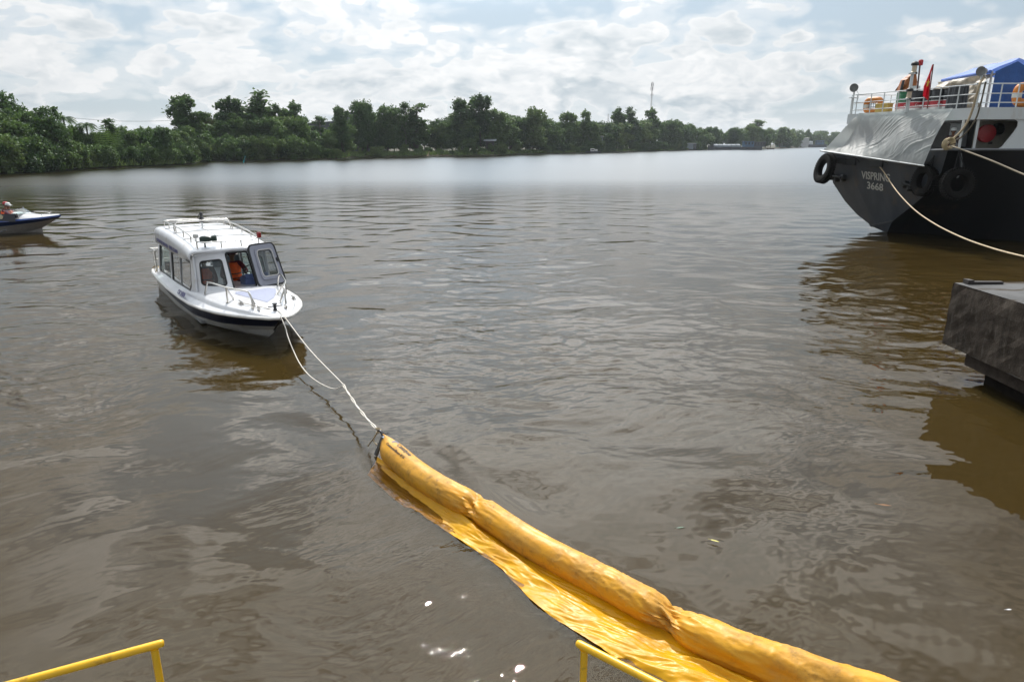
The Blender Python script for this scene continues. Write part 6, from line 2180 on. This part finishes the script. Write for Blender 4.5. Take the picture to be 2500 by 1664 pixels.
# --- grass and low herbs on the open bank
def herbs():
    r = np.random.RandomState(4)
    P = []
    for px in np.linspace(-40, 1760, 3600):
        p = shore_at(px); dense_ = 1 if px < 820 else 2
        for k in range(dense_):
            off = abs(r.normal()) * 2.2 + .3 if px < 820 else r.uniform(.5, 7)
            q = inland(p, off); P.append((q.x, q.y, .15 + min(.6, off * .16)))
    P = np.array(P); P = np.repeat(P, 4, 0) + r.normal(size=(len(P) * 4, 3)) * np.array([.5, .5, .05])
    n = len(P); h = r.uniform(.35, 1.15, n); w = r.uniform(.08, .22, n); a = r.uniform(0, np.pi, n)
    t = np.stack([np.cos(a) * w, np.sin(a) * w, np.zeros(n)], 1); up = np.stack([r.normal(size=n) * .3, r.normal(size=n) * .3, h], 1)
    v = np.stack([P - t, P + t, P + t * .3 + up, P - t * .4 + up * .9], 1).reshape(-1, 3)
    me = bpy.data.meshes.new('bank_grass'); me.from_pydata(v.tolist(), [], np.arange(n * 4).reshape(-1, 4).tolist()); me.materials.append(LEAF['light'])
    o = bpy.data.objects.new('bank_grass', me); COL.objects.link(o); tag(o, 'bright green grass and herbs along the open far bank', 'grass', kind='stuff')


herbs()
# distant wood that closes the horizon beyond the last single trees
lb = []
r_ = random.Random(8)
for k in range(120):
    t = k / 119; lb.append((lerp(430, 2300, t), lerp(990, 1420, t ** .5) + r_.uniform(-10, 10), 6, 14, 10, r_.uniform(7, 13)))
me = leaf_mesh('distant_wood', lb, 16000, 2.6, 3, LEAF['mid'])
o = bpy.data.objects.new('distant_wood', me); COL.objects.link(o); tag(o, 'distant line of woods closing the river bend', 'wood', kind='stuff')

# ------------------------------------------------------------------ buildings among the trees
def building(label, pts, name, wall, roofm, off, depth, roof_over=.3, slope=0.0, windows=()):
    """pts: left px, right px, roof row left, roof row right, ground row"""
    pl, pr_, yl, yr, yb = pts
    Y = shore_at((pl + pr_) / 2).y + off
    A, B = aty(pl, yl, Y), aty(pr_, yr, Y)
    root = thing(name, label, 'building', ((A.x + B.x) / 2, Y, .6)); o = Vector(root.location)
    A -= o; B -= o
    b = MB(); b.prism([Vector((A.x, 0, 0)), Vector((B.x, 0, 0)), B, A], (0, depth, 0)); b.build('wall', wall, root)
    b = MB(); d = (B - A).normalized() * roof_over; b.prism([A - d + Vector((0, -roof_over, .02)), B + d + Vector((0, -roof_over, .02)), B + d + Vector((0, -roof_over, .22)), A - d + Vector((0, -roof_over, .22))], (0, depth + 2 * roof_over, slope)); b.build('roof', roofm, root)
    for x0, x1, z0, z1 in windows:
        w = MB(); w.box((lerp(A.x, B.x, (x0 + x1) / 2), -.04, lerp(0, min(A.z, B.z), (z0 + z1) / 2)), ((B.x - A.x) * (x1 - x0), .06, min(A.z, B.z) * (z1 - z0))); w.build('window', mat('far_window', (.03, .035, .04), .2), root)
    return root


SLATE = mat('slate_wall', (.075, .085, .10), .7, var=.1, vscale=.3); BLUEG = mat('blue_grey_wall', (.24, .28, .33), .6, var=.1, vscale=.4)
PALER = mat('pale_roof', (.60, .58, .55), .4, var=.1, vscale=.5); WHW = mat('whitewash', (.50, .52, .53), .6, var=.1, vscale=.5); RUSTR = mat('rust_roof', (.20, .085, .05), .7, var=.25, vscale=.4)
building('tall dark flat roofed building half hidden by trees', (821, 902, 274, 276, 380), 'factory_building', SLATE, SLATE, 34, 12, .15)
building('long low dark roof to the left of the tall dark building', (722, 822, 304, 297, 380), 'warehouse', SLATE, mat('dark_roof', (.10, .11, .13), .5), 34, 14, .3)
building('white roofed shed between the trees of the middle bank', (1437, 1472, 330, 334, 372), 'shed', BLUEG, PALER, 9, 6, .5, .3, ((.3, .45, .2, .6),))
building('blue grey walled house with pale roof near the tall mast', (1549, 1566, 324, 325, 360), 'house', BLUEG, BLUEG, 16, 6, .2)
building('small hut with grey hipped roof under the tallest tree of the bank', (1186, 1206, 345, 345, 372), 'hut', mat('hut_dark', (.05, .045, .04), .8), mat('hut_roof', (.34, .36, .40), .5), 5, 4, .8, .6)
building('corrugated waterside shed left of the long barge', (1669, 1700, 351, 351, 366), 'shed', BLUEG, mat('tin_roof', (.34, .36, .38), .4, .2), 1.0, 6, .4, .2, ((.05, .25, 0, .9), (.78, .98, 0, .9)))
building('low whitewashed house with sloping roof behind the far barge', (1936, 1976, 340, 337, 360), 'house', WHW, PALER, 12, 10, .3, .2)
building('small pale roof glimpsed in trees above the waterside shed', (1691, 1702, 332, 332, 360), 'house', WHW, PALER, 14, 6, .3)


# ------------------------------------------------------------------ boats moored along the far bank
def barge(label, pl, pr_, yw, ydeck, house, cargo, hullm, cargom, housem):
    """px extents, waterline row, deck row; house=(px0,px1,row), cargo=(px0,px1,row)"""
    A, B = atz(pl, yw, 0), atz(pr_, yw, 0); Y = (A.y + B.y) / 2
    A, B = aty(pl, yw, Y), aty(pr_, yw, Y)
    dk = aty((pl + pr_) / 2, ydeck, Y).z
    root = thing('river_barge', label, 'barge', ((A.x + B.x) / 2, Y, 0)); o = Vector(root.location); L = B.x - A.x; W = L * .16
    X0, X1 = -L / 2, L / 2
    b = MB()
    def hl(u, v):
        x = lerp(X0, X1, u); w = W / 2 * (sstep(u, -.02, .16)) * (1 - .25 * sstep(u, .9, 1)); sheer = dk * (1 + .35 * sstep(u, .2, 0) + .10 * sstep(u, .8, 1))
        if v <= .5:
            return Vector((x + (0 if u > .05 else (v - .25)), -w * (.86 + .28 * v), lerp(-.4, sheer, v * 2)))
        return Vector((x, w * (1.14 - .28 * v), lerp(sheer, -.4, v * 2 - 1)))
    b.grid(hl, 24, 8); b.build('hull', hullm, root, smooth=30)
    b = MB(); b.tube([Vector((lerp(X0, X1, u), -W / 2 * sstep(u, -.02, .16) - .03, dk * (1 + .35 * sstep(u, .2, 0) + .1 * sstep(u, .8, 1)))) for u in np.linspace(0, 1, 20)], .09, 5); b.build('rubbing_strake', mat('strake_blue', (.07, .12, .17), .6, var=.3), root)
    def xo(px): return aty(px, ydeck, Y).x - o.x
    if cargo:
        x0, x1 = xo(cargo[0]), xo(cargo[1]); h = aty(cargo[0], cargo[2], Y).z; n = cargo[3]
        for k in range(n):
            a0, a1 = lerp(x0, x1, k / n), lerp(x0, x1, (k + .92) / n)
            b = MB(); rr = W * .40
            b.add([(x, rr * math.cos(t), dk * .9 + (h - dk * .9) * max(0, math.sin(t)) ** .6) for x in (a0, a1) for t in np.linspace(0, math.pi, 9)], [(i, i + 1, i + 10, i + 9) for i in range(8)] + [tuple(range(9)), tuple(range(17, 8, -1))]); b.build('hatch_cover', cargom, root, smooth=0)
    for (p0, p1, row, m) in house:
        x0, x1 = xo(p0), xo(p1); h = aty(p0, row, Y).z
        b = MB(); b.box(((x0 + x1) / 2, 0, (dk + h) / 2), (x1 - x0, W * .7, h - dk)); hh = b.build('wheelhouse', m, root)
        b = MB(); b.box(((x0 + x1) / 2, 0, h + .08), ((x1 - x0) * 1.1, W * .82, .16)); b.build('roof', mat('barge_roof', (.28, .30, .32), .6, var=.2), hh)
        nw = max(1, int((x1 - x0) / 1.8))
        for k in range(nw):
            b = MB(); b.box((lerp(x0, x1, (k + .5) / nw), -W * .355, lerp(dk, h, .62)), ((x1 - x0) / nw * .5, .08, (h - dk) * .38)); b.build('window', mat('far_window', (.03, .035, .04), .2), hh)
    b = MB(); b.box((X1 - L * .015, 0, .4), (L * .02, W * .3, 1.0)); b.build('rudder', mat('rudder_dark', (.05, .04, .035), .7), root)
    return root


BGREY = mat('barge_grey', (.075, .085, .10), .7, var=.3, vscale=.3, dirt=(.10, .05, .035), dscale=.3); BBLUE = mat('barge_blue', (.06, .14, .24), .6, var=.25, vscale=.4); BTEAL = mat('boat_teal', (.05, .17, .17), .6, var=.25, vscale=.4)
CANV = mat('canvas_cover', (.26, .30, .33), .5, var=.2, vscale=.4); CANW = mat('white_cover', (.58, .61, .62), .5, var=.1, vscale=.4)
barge('long blue grey cargo barge with ribbed covers and wheelhouse aft moored at the far bank', 1728, 1858, 366, 358.5, [(1814, 1838, 345, BBLUE), (1838, 1866, 347, BGREY)], (1742, 1806, 352, 6), BGREY, CANV, BBLUE)
barge('teal houseboat moored between the two long barges', 1893, 1927, 361.5, 355, [(1897, 1925, 349.5, BTEAL)], None, BTEAL, CANV, BTEAL)
barge('grey barge with one long white cover farthest downriver', 1926, 2016, 359.8, 353, [(1992, 2010, 342.5, BBLUE)], (1929, 1987, 344.5, 1), BGREY, CANW, BGREY)
b = thing('cabin_launch', 'small white cabin launch moored below the white roofed shed', 'boat', atz(1447, 373.4, 0) + Vector((0, -2.5, 0)))
m_ = MB(); m_.grid(lambda u, v: Vector((lerp(-3.4, 3.4, u), math.cos(math.pi * v) * .9 * math.sin(math.pi * (.12 + .8 * u)) ** .6, .75 - .9 * math.sin(math.pi * v) + .25 * (u - .5) ** 2)), 14, 8); m_.build('hull', BGREY, b)
m_ = MB(); m_.box((-.2, 0, .72), (6.0, 1.2, .06)); m_.build('deck', BGREY, b)
m_ = MB(); m_.box((-.4, 0, 1.3), (1.8, 1.1, 1.1)); m_.box((1.3, 0, 1.15), (1.0, 1.1, .8)); m_.build('cabin', WHITEP, b, bevel=.08)
m_ = MB(); m_.box((-.4, -.56, 1.45), (1.2, .04, .4)); m_.build('window', mat('far_window', (.03, .035, .04), .2), b)
q = atz(1668, 366, 0)
for (px, yw, lab, ln) in ((1640, 366.2, 'brown wooden sampan lying at the bank left of the waterside shed', 5), (1880, 364.6, 'dark sampan afloat under the barge stern ramp', 6)):
    p = atz(px, yw, 0) + Vector((0, -1, 0)); s = thing('sampan', lab, 'boat', p)
    m_ = MB(); m_.grid(lambda u, v: Vector((lerp(-ln / 2, ln / 2, u), math.cos(math.pi * v) * .7 * math.sin(math.pi * (.05 + .9 * u)) ** .7, .55 - .8 * math.sin(math.pi * v) + 1.6 * (u - .5) ** 2)), 14, 8); m_.build('hull', mat('sampan_wood', (.10, .06, .04), .7, var=.3), s)
    m_ = MB(); m_.box((.2, 0, .45), (ln * .5, 1.0, .05)); m_.build('floor_boards', mat('sampan_wood', (.10, .06, .04), .7), s)

# ------------------------------------------------------------------ masts, stakes, wire
def lattice(label, px, ytop, off, w, name='lattice_mast', panels=True):
    Y = shore_at(px).y + off; q = aty(px, ytop, Y); r = thing(name, label, 'mast', (q.x, Y, .6)); h = q.z - .6
    b = MB(); leg = [Vector((w * math.cos(a), w * math.sin(a), 0)) for a in (0, 2.09, 4.19)]
    for l in leg:
        b.tube([l, l + Vector((0, 0, h))], w * .16, 4)
    n = int(h / (w * 3.2))
    for k in range(n):
        z0, z1 = h * k / n, h * (k + 1) / n
        for i in range(3):
            b.tube([leg[i] + Vector((0, 0, z0)), leg[(i + 1) % 3] + Vector((0, 0, z1))], w * .10, 3)
    b.build('lattice', mat('mast_grey', (.30, .25, .25), .6, .3, var=.3, vscale=.2), r, smooth=0)
    if panels:
        for k, z in enumerate((.99, .93, .84)):
            b = MB()
            for a in (0, 2.09, 4.19):
                b.box((w * 2.1 * math.cos(a + k), w * 2.1 * math.sin(a + k), h * z - 1.2), (w * .8, w * .6, 2.2 if k < 2 else 1.2), rz=a + k)
                b.tube([(0, 0, h * z - 1.2), (w * 2 * math.cos(a + k), w * 2 * math.sin(a + k), h * z - 1.2)], w * .12, 4)
            b.build('antenna', mat('antenna_pale', (.45, .46, .48), .5), r)
    return r


lattice('tall slim lattice mast with antennas rising above the far trees', 1593, 200, 60, .38)
lattice('short thin mast peeping above the trees left of the tall one', 1485, 278, 40, .25, panels=False)
lattice('thin distant mast beside the ship tarpaulin', 2065, 308, 40, .6, panels=False)
p = atz(598, 400, 0)
st = thing('stake_flag', 'bright cyan cloth on a short stake standing in the water', 'marker', p)
b = MB(); b.tube([(0.1, 0, -1), (.25, 0, 1.7)], .035, 5); b.build('stake', BARK, st)
b = MB(); b.grid(lambda u, v: Vector((.25 - .55 * v * (1 - .3 * u) - .1 * u, .1 * math.sin(5 * v), .25 + 1.35 * (1 - v * .9) - .35 * u * v)), 6, 6); b.build('cloth', mat('cyan_cloth', (.01, .33, .42), .6, transl=.3), st, smooth=60)
p = atz(1047, 384, 0) + Vector((0, -2, 0))
st = thing('stake_flag', 'pale rag tied on a leaning stake in front of the far bank', 'marker', p)
b = MB(); b.tube([(.9, 0, -1), (.3, 0, 1.4)], .05, 5); b.build('stake', BARK, st)
b = MB(); b.grid(lambda u, v: Vector((.45 - .8 * v + .3 * u * v, .1 * math.sin(4 * v), 2.0 - 1.5 * v - .3 * u)), 6, 6); b.build('cloth', mat('pale_rag', (.5, .4, .27), .7), st, smooth=60)
# power line behind the left bank trees
Yp = 165
w0, w1 = aty(60, 273, Yp), aty(470, 292, Yp)
for q, lab in ((w0, 'wooden power pole hidden at the far left among trees'), (w1, 'wooden power pole behind the lone tall tree')):
    r = thing('power_pole', lab, 'pole', (q.x, q.y, .5)); b = MB(); b.tube([(0, 0, 0), (0, 0, q.z - .4)], [.14, .09], 7); b.build('shaft', BARK, r)
    b = MB(); b.box((0, 0, q.z - .7), (1.4, .1, .1)); b.build('crossarm', BARK, r)
b = MB(); b.tube([w0.lerp(w1, t) + Vector((0, 0, -1.1 * math.sin(math.pi * t))) for t in np.linspace(0, 1, 24)], .03, 4)
tag(b.build('power_line', mat('wire_dark', (.04, .04, .045), .5)), 'thin overhead wire strung above the left bank trees', 'wire')
print('TREES', TREES, 'OBJECTS', len(bpy.data.objects))

# ------------------------------------------------------------------ humid air
HAZE = 0.00013
if HAZE:
    b = MB(); b.box((0, 1640, 29), (4400, 3390, 62))
    m = bpy.data.materials.new('humid_air'); m.use_nodes = True
    n = NT(m.node_tree); n.n.remove(n.n['Principled BSDF'])
    v = n.new('ShaderNodeVolumePrincipled'); v.inputs['Color'].default_value = (.86, .93, 1.0, 1); v.inputs['Density'].default_value = HAZE; v.inputs['Anisotropy'].default_value = .2
    n.l.new(v.outputs[0], n.n['Material Output'].inputs['Volume'])
    tag(b.build('haze', m, smooth=0), kind='stuff')
